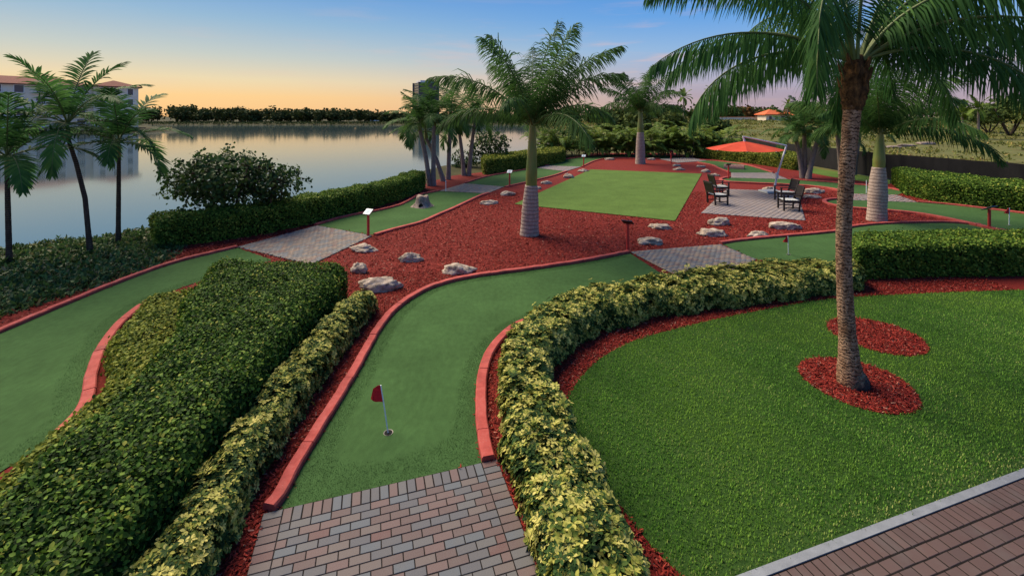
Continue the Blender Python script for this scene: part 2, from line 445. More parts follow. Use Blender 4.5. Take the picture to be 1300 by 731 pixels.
M['far_leaf_sunlit'] = mat_leaf('sunset_lit_foliage', [(0, (.04, .032, .012)), (.5, (.13, .072, .024)), (1, (.27, .13, .04))], .8, .1, .1)  # orange of the low evening sun put into the leaf colour
M['far_leaf_green'] = mat_leaf('field_tree_foliage', [(0, (.02, .036, .010)), (.5, (.05, .08, .018)), (1, (.11, .13, .03))], .8, .1, .15)
M['scrub'] = mat_leaf('field_scrub', [(0, (0.0495, 0.066, 0.015)), (.5, (0.143, 0.1595, 0.034)), (.8, (0.231, 0.209, 0.06)), (1, (0.33, 0.22, 0.09))], .9, .1, .2)
M['red_metal'] = mat_plain('red_painted_post', (.50, .035, .028), .45, .4, var=.15)
M['black_plastic'] = mat_plain('dark_sign_back', (.02, .018, .018), .5, .4)
M['plaque'] = mat_plain('white_sign_face', (.62, .66, .68), .35, .4, var=.05)
M['plaque_print'] = mat_plain('blue_print', (.16, .30, .38), .4, .4, var=.4, scale=60)
M['white_paint'] = mat_plain('white_pole', (.72, .74, .74), .4, .4)
M['flag_red'] = mat_plain('red_flag_cloth', (.62, .02, .025), .8, .2, var=.25, scale=30)
M['hole'] = mat_plain('cup_lining', (.30, .27, .22), .7, .2)
M['hole_shade'] = mat_plain('painted_hole_shade', (.012, .012, .012), .9, .1)  # near-black, paints the shade inside cups, stump and pipe
M['chair_black'] = mat_plain('dark_stained_wood', (.018, .013, .012), .45, .4, var=.3)
M['slat_pale'] = mat_plain('pale_seat_slats', (.42, .44, .44), .6, .3)
M['orange'] = mat_noise('orange_red_canvas', [(.42, .05, .022), (.50, .066, .03)], 3, 5, .85, .15, .2, .01, 80)
M['aluminium'] = mat_plain('silver_painted_metal', (.60, .62, .68), .45, .4, .1, .06)
M['cream'] = mat_noise('cream_stucco', [(0.726, 0.612, 0.468), (0.858, 0.7344, 0.567)], .6, 6, .9, .2, .2, .02)
M['white_wall'] = mat_noise('white_stucco', [(.72, .70, .66), (.82, .80, .76)], .5, 6, .9, .2, .1, .02)
M['roof_red'] = mat_noise('red_clay_tiles', [(0.112, 0.03375, 0.024), (0.21, 0.06375, 0.044)], 3, 6, .9, .2, .5, .05)
M['roof_orange'] = mat_noise('orange_clay_tiles', [(.52, .11, .04), (.66, .16, .06)], 3, 6, .9, .2, .5, .05)
M['glass'] = mat_plain('window_glass', (.04, .055, .07), .12, .6, var=.2)
M['tower_wall'] = mat_noise('tower_concrete', [(0.0935, 0.0901, 0.085), (0.1265, 0.1166, 0.11)], .2, 5, .8, .2, .1, .05)
M['fence_cloth'] = mat_noise('black_fence_screen', [(.006, .006, .007), (.016, .015, .016)], 2, 6, .9, .2, .4, .02, 8, mscale=(1, 1, .3))
M['fence_post'] = mat_plain('fence_post_steel', (.05, .05, .05), .5, .4, .3)
M['stump'] = mat_noise('weathered_stump', [(.09, .065, .05), (.26, .20, .165), (.36, .30, .26)], 9, 7, .95, .1, 1, .03, 18, mscale=(1, 1, .3))
M['pipe'] = mat_noise('clay_pipe', [(.22, .11, .09), (.34, .20, .17)], 8, 6, .8, .2, .5, .02)


def mat_water():
    m, t, b = mat_base('lake_water', .06, .5)
    b.inputs['Base Color'].default_value = (.03, .06, .068, 1); b.inputs['IOR'].default_value = 4.2
    n = noise_n(t, .5, 3, .5, vec=geo_pos(t), mscale=(1, 1.0, 1)); bump_n(t, b, n, .03, .04)
    return m


M['water'] = mat_water()

# ------------------------------------------------------------------ outlines of the course (traced once, in metres on the ground)
# near-left end to far-right end of every green
g1_left = [(349, 651), (359, 641), (384, 594), (424, 527), (460, 466), (486, 418), (511, 390), (547, 368), (593, 355), (649, 347), (700, 340), (750, 332), (800, 322)]
g1_right_top = [(745, 376), (705, 389), (674, 400), (649, 410), (626, 430), (611, 455), (604, 489), (604, 528), (608, 562), (612, 579)]
E1L = smooth(G2(g1_left)); E1R = smooth(G2(g1_right_top, .09))
GREEN1 = np.vstack([E1L, G2([(834, 344), (862, 361), (800, 372)]), E1R])
g2_far = [(-330, 560), (-160, 487), (0, 424), (75, 392), (150, 361), (222, 335), (302, 315)]
g2_near = [(345, 330), (300, 345), (240, 362), (185, 385), (150, 410), (131, 432), (116, 456), (106, 486), (98, 520), (60, 560), (0, 600), (-150, 690), (-400, 760)]
E2F = smooth(G2(g2_far)); E2N = smooth(G2(g2_near))
GREEN2 = np.vstack([E2F, E2N])
E3F = smooth(G2([(402, 286.7), (440, 276), (478, 269), (505, 262.5), (520, 256), (534, 248.5), (558, 243)]))
E3N = smooth(G2([(473.7, 299), (497.5, 292), (532, 283), (555, 273), (574, 265), (593, 256), (608.6, 249), (619, 245.8)]))
GREEN3 = np.vstack([E3F, E3N[::-1]])
E4F = smooth(G2([(592, 233), (619, 225), (650, 219), (682, 213.5)])); E4N = smooth(G2([(640, 238), (671, 231), (700, 224), (718, 218)]))
GREEN4 = np.vstack([E4F, E4N[::-1]])
E5F = smooth(G2([(694, 210.5), (719, 203), (748, 199), (772, 197.3), (807, 196.8), (838, 197.5), (876, 200)]))
E5N = smooth(G2([(738, 212), (754, 204.8), (772, 201.4), (800, 201.2), (837, 202)]))
GREEN5 = np.vstack([E5F, E5N[::-1]])
E6F = smooth(G2([(888, 203.5), (915, 205.5), (947, 210), (980, 219.5)])); E6N = smooth(G2([(886, 206.5), (905, 210), (913.6, 214), (928, 219.6)]))
GREEN6 = np.vstack([E6F, E6N[::-1]])
E7F = smooth(G2([(1000, 228), (1030, 230.5), (1060, 232.5), (1099, 236), (1125, 239.3), (1144, 243)]))
E7N = smooth(G2([(928, 225.5), (919, 227.5), (917, 229), (926, 231.5), (958, 233.2), (991, 234.5), (1030, 237), (1060, 241), (1083, 246.4)]))
GREEN7 = np.vstack([E7F, G2([(1146, 245), (1140, 247.8)]), E7N[::-1]])
E9F = smooth(G2([(1165, 257.4), (1214, 261.5), (1300, 272), (1450, 292)]))
E9N = smooth(G2([(1081, 254), (1062, 254), (1050, 256), (1054, 260), (1080, 264.5), (1121, 267.5), (1166, 272), (1211, 280), (1252, 289), (1290, 297), (1400, 318)]))
GREEN9 = np.vstack([E9F, E9N[::-1]])
E10F = smooth(G2([(917, 310.6), (938, 307.2), (985, 302.5), (1030, 298.6), (1064, 295), (1086, 289), (1130, 285), (1200, 283.5), (1246, 287)]))
GREEN10 = np.vstack([E10F, G2([(1290, 300), (1300, 330), (1110, 338), (1000, 334), (960, 330)])])
TURF = G2([(653, 259.6), (750, 215.6), (891, 221), (857, 281)])
PATIO = G2([(922, 240.5), (1012, 243.5), (1023, 280.5), (890, 271)])
PATCH2 = G2([(800, 320.5), (915, 311), (960, 330), (900, 372)])
PATCH3 = G2([(301, 314.5), (403, 287), (473, 300), (395, 337)])
PATCH4 = G2([(557, 243), (590, 233.4), (640, 237.5), (619, 246)])
PATCH5 = G2([(682, 213.6), (694, 210.6), (738, 212), (718, 218)])
PATCH6 = G2([(837, 202.2), (876, 200), (898, 204.4), (860, 207)])
PATCH7 = G2([(928, 219.8), (981, 219.8), (1001, 228), (928, 226)])
PATCH8 = G2([(1081, 246.6), (1140, 248), (1166, 257.4), (1081, 254.4)])
STRIP_LAWN = G2([(1004, 210), (1060, 218), (1110, 225.5), (1130, 229), (1130, 234), (1100, 231), (1060, 225.5), (1012, 216.5)])
lawn_edge = [(866, 731), (825, 690), (775, 625), (735, 560), (721, 511), (740, 477), (768, 452), (808, 432), (858, 418), (915, 404.5), (980, 392), (1050, 380.5), (1140, 374.5), (1300, 368.5), (1500, 364)]
# paving runs at 17.4 degrees to the camera's line of sight
UA = math.radians(17.4); DU = np.array([math.cos(UA), math.sin(UA)]); DV = np.array([math.sin(UA), -math.cos(UA)])
P1O = np.array([-2.687, 4.915])
uv1 = lambda u, v: P1O + DU * u + DV * v
PATCH1 = np.array([uv1(0, 0), uv1(2.62, 0), uv1(2.62, 2.5), uv1(0, 2.5)])
ST0 = np.array([2.183, 4.27])                       # a point on the lawn side of the concrete strip
uvs = lambda u, v: ST0 + DU * u + DV * v
LAWN = np.vstack([smooth(G2(lawn_edge))[:-1], [uvs(12, 0), uvs(-1.1, 0)]])
BED_A = (G(1088, 487)[:2], .78); BED_B = (G(1112, 426.5)[:2], .78)
circ = lambda c, r, n=40: np.array([[c[0] + r * math.cos(a) * (1 + .03 * math.sin(3 * a)), c[1] + r * math.sin(a)] for a in np.arange(n) / n * 2 * math.pi])
CIRC_A, CIRC_B = circ(*BED_A), circ(*BED_B)

# ------------------------------------------------------------------ terrain, lake
WL = -.7
shore = np.vstack([[[-120, -40], [-60, -5], [-30, 8]], G2([(0, 334), (60, 324), (120, 318), (190, 305), (330, 276), (440, 246), (545, 218), (600, 210), (650, 201), (692, 190)], WL),
                   [[8, 95], [3, 120], [6, 160], [10, 210], [16, 262], [-20, 268], [-60, 262], [-110, 266], [-205, 262], [-180, 215], [-130, 176], [-110, 152], [-126, 126], [-150, 100], [-165, 60], [-260, 0]]])


def hnoise(x, y):
    return .5 * np.sin(x * .07 + 1.3) * np.cos(y * .05) + .3 * np.sin(x * .19 + y * .13) + .2 * np.cos(x * .41 - y * .37)


def terrain_z(P):
    ins = inside(P, shore); d = dist_poly(P, shore); sd = np.where(ins, -d, d)
    z = np.interp(sd, [-6, -1.0, .0, .6, 1.6, 3], [-2.6, -1.3, WL - .05, -.35, -.06, -.05])
    far = np.clip((P[:, 1] - 60) / 80, 0, 1) * np.clip(sd / 6, 0, 1)
    z = z + far * (.35 + .45 * hnoise(P[:, 0], P[:, 1]))
    fld = np.clip((P[:, 1] - 30) / 30, 0, 1) * np.clip((P[:, 0] - 12) / 25, 0, 1) * np.clip(sd / 6, 0, 1)
    z = z + 2.0 * np.clip((P[:, 1] - 100) / 85, 0, 1) * np.clip((P[:, 0] - 35) / 40, 0, 1)
    return z + fld * (.25 + .3 * hnoise(P[:, 0] * 1.7, P[:, 1] * 1.7))


def build_ground():
    na, nr = 420, 230
    a = np.linspace(math.radians(-75), math.radians(75), na); r = np.geomspace(1.0, 7000, nr)
    A, R = np.meshgrid(a, r); P = np.stack([R * np.sin(A), R * np.cos(A)], -1).reshape(-1, 2)
    z = terrain_z(P); V = np.c_[P, z]
    i = np.arange(nr - 1)[:, None] * na; j = np.arange(na - 1)[None, :]
    F = np.stack([i + j, i + j + 1, i + na + j + 1, i + na + j], -1).reshape(-1, 4)[:, ::-1]
    o = obj('ground', mesh_from('ground', V, F, sm=True), M['earth']); tag(o, kind='structure')
    wv = [(-700, -60, WL), (60, -60, WL), (60, 300, WL), (-700, 300, WL)]
    o = obj('lake_water', mesh_from('lake_water', wv, [(0, 1, 2, 3)]), M['water']); tag(o, kind='structure')


build_ground()
MULCH = np.vstack([G2([(-340, 540), (-150, 462), (0, 392), (100, 352), (190, 322), (250, 308), (330, 294), (430, 270), (520, 244), (545, 231), (575, 223), (610, 219), (700, 204), (750, 194.5), (880, 194.5), (1010, 209),
                       (1060, 222), (1130, 233), (1180, 244), (1300, 261), (1500, 288)]), [[17, 11], [17, 8], [9, 2.2], [-7, 2.2]]])
poly_sheet('mulch_bed', MULCH, 0.0, M['mulch'], skirt=.3)
for nm, P, m, z in [('putting_green', GREEN1, 'green', .012), ('putting_green', GREEN2, 'green', .012), ('putting_green', GREEN3, 'green', .012), ('putting_green', GREEN4, 'green', .012),
                    ('putting_green', GREEN5, 'green', .012), ('putting_green', GREEN6, 'green', .012), ('putting_green', GREEN7, 'green', .012), ('putting_green', GREEN9, 'green', .012),
                    ('putting_green', GREEN10, 'green', .012), ('turf_rectangle', TURF, 'turf', .03), ('grass_strip', STRIP_LAWN, 'turf', .012), ('lawn', LAWN, 'lawn', .012)]:
    poly_sheet(nm, P, z, M[m], skirt=.02)
poly_sheet('mulch_ring', CIRC_A, .018, M['mulch'], skirt=.03)
poly_sheet('mulch_ring', CIRC_B, .018, M['mulch'], skirt=.03)


# ------------------------------------------------------------------ kerbs
def kerb(P, side, wd=.15, h=.085, label=None):
    P = resample(P, max(8, int(np.linalg.norm(np.diff(P, axis=0), axis=1).sum() / .16)))
    T = np.gradient(P, axis=0); T /= np.linalg.norm(T, axis=1)[:, None]; S = np.stack([T[:, 1], -T[:, 0]], 1) * side
    prof = [(0, 0), (.003, h - .02), (.02, h), (wd - .02, h), (wd - .003, h - .02), (wd, 0)]
    V = []; k = len(prof); Q, SS, GR = [], [], []
    for i in range(len(P)):             # a narrow tooled joint about every metre and a half
        js = (-.007, -.004, .004, .007) if i % 9 == 6 and i < len(P) - 2 else (0,)
        for q in js:
            Q.append(P[i] + T[i] * q); SS.append(S[i]); GR.append(.014 if abs(q) == .004 else 0)
    P, S = np.array(Q), np.array(SS)
    for i in range(len(P)):
        wob = .004 * math.sin(i * .9 + P[i, 0]) + .003 * math.sin(i * 2.3)
        V += [(P[i, 0] + S[i, 0] * (o + wob), P[i, 1] + S[i, 1] * (o + wob), z + (wob * .6 - GR[i] if z else -.01)) for o, z in prof]
    F = []
    for i in range(len(P) - 1):
        for j in range(k - 1):
            q = (i * k + j, i * k + j + 1, (i + 1) * k + j + 1, (i + 1) * k + j); F.append(q if side < 0 else q[::-1])
    F += [tuple(range(k)), tuple(range((len(P) - 1) * k, len(P) * k))[::-1]]
    o = obj('kerb', mesh_from('kerb', V, F), M['kerb']); tag(o, kind='structure'); return o


kerb(E1L, -1, .16, .09); kerb(E1R, -1, .17, .09)
kerb(E2F, -1); kerb(E2N[24:72], -1, .17, .09)
kerb(E3F, -1); kerb(E3N, 1, .17)
kerb(E4F, -1); kerb(E4N, 1); kerb(E5F, -1); kerb(E5N, 1)
kerb(E6F, -1); kerb(E6N, 1); kerb(E7F, -1); kerb(E7N, 1, .2, .1)
kerb(E9F, -1); kerb(E9N, 1, .2, .1); kerb(E10F, -1, .16)


# ------------------------------------------------------------------ pavings
def brick_mesh(lu, lv, h=.05):
    b = .003; g_ = .0065 if lv > .12 else .005; x, y = lu / 2 - g_, lv / 2 - g_
    V = [(sx * x, sy * y, 0) for sx, sy in ((-1, -1), (1, -1), (1, 1), (-1, 1))] + [(sx * x, sy * y, h - b) for sx, sy in ((-1, -1), (1, -1), (1, 1), (-1, 1))] \
        + [(sx * (x - b), sy * (y - b), h) for sx, sy in ((-1, -1), (1, -1), (1, 1), (-1, 1))]
    F = [(8, 9, 10, 11)] + [(i + k, (i + 1) % 4 + k, (i + 1) % 4 + k + 4, i + k + 4) for k in (0, 4) for i in range(4)]
    return mesh_from('brick', V, F)


BR = {}


def put_brick(org, u0, v0, lu, lv, m, parent, z0=-.028):
    key = (round(lu, 3), round(lv, 3), m)
    if key not in BR:
        BR[key] = brick_mesh(lu, lv); BR[key].materials.append(M[m])
    o = bpy.data.objects.new('brick', BR[key]); COL.objects.link(o); o.parent = parent
    p = org(u0 + lu / 2, v0 + lv / 2)
    o.location = (p[0], p[1], z0 + RNG.normal(0, .0008)); o.rotation_euler = (RNG.normal(0, .004), RNG.normal(0, .004), UA + RNG.normal(0, .008))
    return o


pv = poly_sheet('brick_paving', PATCH1, .0175, M['joint_sand'], skirt=.02)
for k in range(25):
    put_brick(uv1, 0, .1 * k, .2, .1, 'brick', pv); put_brick(uv1, 2.42, .1 * k, .2, .1, 'brick', pv)
for k in range(22):
    put_brick(uv1, .2 + .1009 * k, 0, .1, .2, 'brick', pv)
for r in range(18):
    u = .2
    if r % 2 == 0:
        put_brick(uv1, u, .2 + .1 * r, .1009, .1, 'brick', pv); u += .1009
    while u < 2.42 - .05:
        l = .2018 if u + .2018 < 2.425 else .1009; put_brick(uv1, u, .2 + .1 * r, l, .1, 'brick', pv); u += l

po = poly_sheet('concrete_edging', [uvs(-1.2, 0), uvs(12, 0), uvs(12, .085), uvs(-1.2, .085)], .03, M['concrete'], skirt=.06)
pw = poly_sheet('paver_walk', [uvs(-1.2, .085), uvs(12, .085), uvs(12, 2.6), uvs(-1.2, 2.6)], .0185, M['joint_sand'], skirt=.02)
for k in range(72):
    put_brick(uvs, -.6 + .1 * k, .09, .1, .2, 'brick_brown', pw)
for r in range(13):
    u = -.4 + (.09 if r % 2 else 0)
    while u < 6.2:
        q = uvs(u, .4 + .125 * r)
        if (q[0] / q[1]) * FPX < 690 and q[1] > 3.7:
            put_brick(uvs, u, .294 + .125 * r, .17, .125, 'brick_brown', pw)
        u += .17


def paved(name, poly, m, size=(.2, .1), ang=None, border=True, z=.03):
    """paving whose far bricks are joined: bricks laid as geometry and clipped to the outline"""
    o = poly_sheet(name, poly, z - .014, M['joint_sand'], skirt=.03)
    poly = np.asarray(poly); a = math.atan2(*(poly[1] - poly[0])[::-1]) if ang is None else ang
    du, dv = np.array([math.cos(a), math.sin(a)]), np.array([-math.sin(a), math.cos(a)]); c = poly.mean(0)
    q = (poly - c) @ np.stack([du, dv], 1); lo, hi = q.min(0), q.max(0); su, svv = size
    rows = np.arange(lo[1], hi[1], svv); pts = []
    for i, v in enumerate(rows):
        u = np.arange(lo[0] - (su / 2 if i % 2 else 0), hi[0], su); pts.append(np.c_[u + su / 2, np.full(len(u), v + svv / 2)])
    pts = np.vstack(pts); wp = c + pts[:, :1] * du + pts[:, 1:] * dv
    ok = inside(wp, poly) | (dist_poly(wp, poly) < min(size) * .3); wp = wp[ok]; n = len(wp)
    x, y, g = su / 2 - .005, svv / 2 - .005, .007
    base = np.array([(-x, -y, -.02), (x, -y, -.02), (x, y, -.02), (-x, y, -.02), (-x, -y, 0), (x, -y, 0), (x, y, 0), (-x, y, 0)])
    base[4:, :2] *= .97
    loc = base[:, :1] * du + base[:, 1:2] * dv
    V = np.zeros((n, 8, 3)); V[:, :, :2] = wp[:, None, :] + loc[None]; V[:, :, 2] = z + base[None, :, 2] + RNG.normal(0, .001, (n, 1))
    for i in range(len(poly)):
        a0, b0 = poly[i], poly[(i + 1) % len(poly)]; e = unit((b0 - a0)[None])[0]; nn_ = np.array([-e[1], e[0]]); nn_ = nn_ if (c - a0) @ nn_ > 0 else -nn_
        dd = (V[:, :, :2] - a0) @ nn_; V[:, :, :2] += np.maximum(.006 - dd, 0)[:, :, None] * nn_
    f = np.array([(4, 5, 6, 7), (0, 1, 5, 4), (1, 2, 6, 5), (2, 3, 7, 6), (3, 0, 4, 7)])
    F = (np.arange(n)[:, None, None] * 8 + f[None]).reshape(-1, 4)
    b = obj('pavers', mesh_from('pavers', V.reshape(-1, 3), F, rnd=np.repeat(RNG.random(n), 8)), M[m], o); tag(b, kind='stuff')
    return o


paved('brick_paving', PATCH2, 'brick_mix', ang=UA); paved('brick_paving', PATCH3, 'brick_mix')
paved('patio_paving', PATIO, 'brick_grey', (.24, .2)); paved('brick_paving', PATCH4, 'brick_mix')
for P in (PATCH5, PATCH6, PATCH7, PATCH8):
    paved('brick_paving', P, 'brick_grey', (.3, .15))

# ------------------------------------------------------------------ leaf scattering
LEAF_V = np.array([(0, 0, 0), (.32, .3, .07), (.30, .68, .06), (0, 1, -.03), (-.30, .68, .06), (-.32, .3, .07)])
LEAF_F = np.array([(0, 1, 2, 3), (3, 4, 5, 0)])
NARROW_V = np.array([(0, 0, 0), (.13, .4, .03), (.10, .72, .0), (0, 1, -.08), (-.10, .72, .0), (-.13, .4, .03)])


def scatter(P, Nn, size, tv=LEAF_V, tf=LEAF_F, rng=RNG, spread=.7, d=None, rnd=None, wid=1.0):
    """one leaf at every point, lying roughly across the normal; returns vertices, faces, rnd"""
    n = len(P); m = unit(Nn + rng.normal(0, spread, (n, 3)))
    if d is None: d = rng.normal(0, 1, (n, 3)) + Nn * .5
    d = unit(d - (d * m).sum(1, keepdims=True) * m); s = np.cross(d, m)
    sz = np.broadcast_to(size, (n,))[:, None, None]
    V = P[:, None] + sz * (tv[None, :, :1] * wid * s[:, None] + tv[None, :, 1:2] * d[:, None] + tv[None, :, 2:] * m[:, None])
    F = (np.arange(n)[:, None, None] * len(tv) + tf[None]).reshape(-1, tf.shape[1])
    rnd = rng.random(n) if rnd is None else rnd
    return V.reshape(-1, 3), F, np.repeat(rnd, len(tv))


def whorl(n=7, rng=RNG):
    V = []; 
    for k in range(n):
        a = k / n * 2 * math.pi + rng.normal(0, .15); l = rng.uniform(.75, 1.0); e = rng.uniform(.05, .4)
        d = np.array([math.cos(a), math.sin(a), e]); d /= np.linalg.norm(d); s = np.array([-math.sin(a), math.cos(a), 0]); u = np.cross(d, s) * -1
        for tv in LEAF_V:
            V.append(d * (.12 + tv[1] * l) + s * tv[0] * .72 * l + np.array([0, 0, 1]) * (tv[2] * .5 - .12 * tv[1] ** 2))
    F = (np.arange(n)[:, None, None] * 6 + LEAF_F[None]).reshape(-1, 4)
    return np.array(V), F


WH = [whorl(k, np.random.default_rng(i)) for i, k in enumerate((7, 8, 6, 7, 8))]


def whorls(P, Nn, size, rng, green):
    """clusters of radiating leaflets"""
    Vs, Fs, Rs = [], [], []; off = 0; kind = rng.integers(0, len(WH), len(P))
    for k, (wv, wf) in enumerate(WH):
        q = kind == k; n = q.sum()
        if not n: continue
        p, m = P[q], unit(Nn[q] + np.array([0, 0, .45]) + rng.normal(0, .35, (n, 3)))
        d = rng.normal(0, 1, (n, 3)); d = unit(d - (d * m).sum(1, keepdims=True) * m); s = np.cross(d, m)
        sz = np.broadcast_to(size, (len(P),))[q][:, None, None]
        V = p[:, None] + sz * (wv[None, :, :1] * s[:, None] + wv[None, :, 1:2] * d[:, None] + wv[None, :, 2:] * m[:, None])
        Fs.append((np.arange(n)[:, None, None] * len(wv) + wf[None]).reshape(-1, 4) + off); off += n * len(wv); Vs.append(V.reshape(-1, 3))
        nl = len(wv) // 6; tone = np.clip(rng.beta(2.2, 1.6, n)[:, None] - np.broadcast_to(green, (len(P),))[q][:, None] + rng.normal(0, .22, (n, nl)), 0, 1)
        Rs.append(np.repeat(tone.ravel(), 6))
    return np.vstack(Vs), np.vstack(Fs), np.concatenate(Rs)


def lumps(P, k=1.0):
    x, y, z = P.T * k
    return np.sin(2.3 * x + 1.1 * y) * np.cos(2.9 * y - .7 * x + 2 * z) * .6 + np.sin(5.1 * x + 3.3 * z + 1.7) * np.sin(4.7 * y + 2.1 * z) * .4


def hedge(name, label, Lp, Rp, h, dens, leaf, m, cat='hedge', style='leaf', seed=1, rad=.22, lump=.05, depth=.10, parts=0, group=None, core=True, lk=1.0):
    rng = np.random.default_rng(seed); n = 60
    Lp, Rp = resample(smooth(Lp) if len(Lp) > 2 else Lp, n), resample(smooth(Rp) if len(Rp) > 2 else Rp, n)
    C, D = (Lp + Rp) / 2, (Rp - Lp) / 2; arc = np.r_[0, np.cumsum(np.linalg.norm(np.diff(C, axis=0), axis=1))]
    ln, b = arc[-1], np.linalg.norm(D, axis=1).mean(); T = unit(np.gradient(C, axis=0)); S = unit(D)
    rad = min(rad, b * .8, h * .6)

    def mapping(x, y, z, nx, ny, nz):
        t = np.clip(x + ln / 2, 0, ln)
        ip = lambda A: np.stack([np.interp(t, arc, A[:, k]) for k in range(2)], 1)
        c, dd, tt, ss = ip(C), ip(D), ip(T), ip(S)
        ov = (x + ln / 2) - t
        P = np.c_[c + dd * (y / b)[:, None] + tt * ov[:, None], z]; Nn = unit(np.c_[tt * nx[:, None] + ss * ny[:, None], nz])
        return P + Nn * (lump * lumps(P, lk))[:, None], Nn

    def roundbox(p, shrink=0.0):
        hi = np.array([ln / 2 - rad, b - rad, h - rad]); q = np.clip(p, -hi, hi); q[:, 2] = np.minimum(p[:, 2], h - rad)
        dv = p - q; nn = unit(dv); q = q + nn * (rad - shrink); return q, nn

    area = np.array([ln * 2 * b, ln * h, ln * h, 2 * b * h, 2 * b * h]); cnt = rng.multinomial(int(area.sum() * dens), area / area.sum())
    pts = []
    for fi, k in enumerate(cnt):
        a, c = rng.uniform(-1, 1, k), rng.uniform(-1, 1, k); zz = (c * .5 + .5) * h
        pts.append([np.c_[a * ln / 2, c * b, np.full(k, h)], np.c_[a * ln / 2, np.full(k, b), zz], np.c_[a * ln / 2, np.full(k, -b), zz],
                    np.c_[np.full(k, ln / 2), a * b, zz], np.c_[np.full(k, -ln / 2), a * b, zz]][fi])
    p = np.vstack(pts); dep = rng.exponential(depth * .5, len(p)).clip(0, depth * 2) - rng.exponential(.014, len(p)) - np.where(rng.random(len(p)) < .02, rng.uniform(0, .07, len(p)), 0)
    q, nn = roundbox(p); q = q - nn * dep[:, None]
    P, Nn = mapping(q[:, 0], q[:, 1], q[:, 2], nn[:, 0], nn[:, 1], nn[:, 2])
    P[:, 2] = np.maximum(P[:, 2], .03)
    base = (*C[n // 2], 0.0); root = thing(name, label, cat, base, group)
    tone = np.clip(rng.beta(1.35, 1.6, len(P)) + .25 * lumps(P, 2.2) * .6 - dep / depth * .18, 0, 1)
    if style == 'leaf':
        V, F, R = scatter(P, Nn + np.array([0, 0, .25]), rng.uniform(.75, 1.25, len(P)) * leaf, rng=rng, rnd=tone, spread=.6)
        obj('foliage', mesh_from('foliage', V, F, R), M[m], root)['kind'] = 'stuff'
    else:
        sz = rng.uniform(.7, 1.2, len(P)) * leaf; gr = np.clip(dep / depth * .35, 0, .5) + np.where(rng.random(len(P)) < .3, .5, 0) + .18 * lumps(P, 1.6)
        near = np.argsort(np.linalg.norm(P - np.array([0, 0, CAM_H]), axis=1) + np.maximum(dep, 0) * 60)[:parts]
        if parts:
            keep = np.ones(len(P), bool); keep[near] = False
            ms = []
            for i in range(24):
                wv, wf = WH[i % len(WH)]; nl = len(wv) // 6
                tn = np.clip(np.repeat(rng.beta(2.2, 1.6) + rng.normal(0, .2, nl) - (.45 if i % 5 == 0 else 0), 6), 0, 1)
                me = mesh_from('leaf_cluster', wv, wf, tn); me.materials.append(M[m]); ms.append(me)
            for i in near:
                mm = unit(Nn[i] + np.array([0, 0, .45]) + rng.normal(0, .35, 3))
                o = bpy.data.objects.new('leaf_cluster', ms[rng.integers(len(ms))]); COL.objects.link(o); o.parent = root
                o.location = Vector(P[i]) - Vector(base); o.scale = (sz[i],) * 3
                o.rotation_euler = (Vector(mm).to_track_quat('Z', 'Y') @ Matrix.Rotation(rng.uniform(0, 6.28), 3, 'Z').to_quaternion()).to_euler()
        else:
            keep = np.ones(len(P), bool)
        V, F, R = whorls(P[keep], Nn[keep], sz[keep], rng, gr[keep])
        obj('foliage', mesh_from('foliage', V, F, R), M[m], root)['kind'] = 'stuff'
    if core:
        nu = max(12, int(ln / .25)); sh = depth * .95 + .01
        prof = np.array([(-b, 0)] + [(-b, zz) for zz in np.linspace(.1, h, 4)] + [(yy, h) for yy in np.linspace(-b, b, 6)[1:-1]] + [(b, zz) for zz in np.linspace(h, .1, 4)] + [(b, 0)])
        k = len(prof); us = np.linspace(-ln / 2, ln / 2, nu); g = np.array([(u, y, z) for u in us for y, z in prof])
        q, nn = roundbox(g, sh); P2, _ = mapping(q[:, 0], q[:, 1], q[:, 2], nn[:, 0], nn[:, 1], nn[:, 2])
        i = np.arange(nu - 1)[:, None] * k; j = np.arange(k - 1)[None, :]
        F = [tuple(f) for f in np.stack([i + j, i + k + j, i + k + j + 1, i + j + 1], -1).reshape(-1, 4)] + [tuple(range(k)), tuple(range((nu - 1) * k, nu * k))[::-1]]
        obj('dark_core', mesh_from('dark_core', P2, F, sm=True), M['hedge_core'], root)  # dark solid shell, painted as the shade behind the leaves
    return root


Z = lambda pts, z: G2(pts, z)
# big dark hedge in the left foreground and its companions
H1L = np.array([[-4.3, 2.2], [-4.75, 4.2], [-5.3, 6.9], [-6.4, 8.9], [-7.3, 11.2]])
H1R = np.array([[-3.05, 2.2], [-3.3, 4.0], [-3.6, 6.5], [-3.7, 8.2], [-3.9, 10.9]])
hedge('hedge', 'broad dark green clipped hedge between two greens beside a variegated row', H1L, H1R, .85, 3100, .047, 'hedge_dark', seed=11, rad=.28, lump=.06, depth=.11)
hedge('hedge', 'low yellow-green leafy hedge strip along the curved kerb of the lakeside green', np.array([[-5.45, 3.2], [-5.6, 5.2], [-5.9, 6.6], [-7.1, 8.1], [-7.85, 9.9]]),
      np.array([[-4.4, 3.2], [-4.85, 5.2], [-5.1, 6.9], [-6.2, 8.9], [-7.0, 10.4]]), .46, 1700, .055, 'hedge_yellow', seed=12, rad=.2, lump=.06)
hedge('variegated_shrub_row', 'low yellow variegated shrub row between dark hedge and red mulch strip', np.array([[-3.12, 2.4], [-3.3, 4.0], [-3.58, 6.5], [-3.62, 8.2], [-3.55, 10.0]]),
      np.array([[-2.52, 2.4], [-2.74, 4.0], [-2.97, 5.6], [-3.04, 7.7], [-3.02, 10.2]]), .5, 680, .058, 'schef', style='whorl', seed=13, rad=.28, lump=.07, depth=.13, parts=200, lk=1.8)
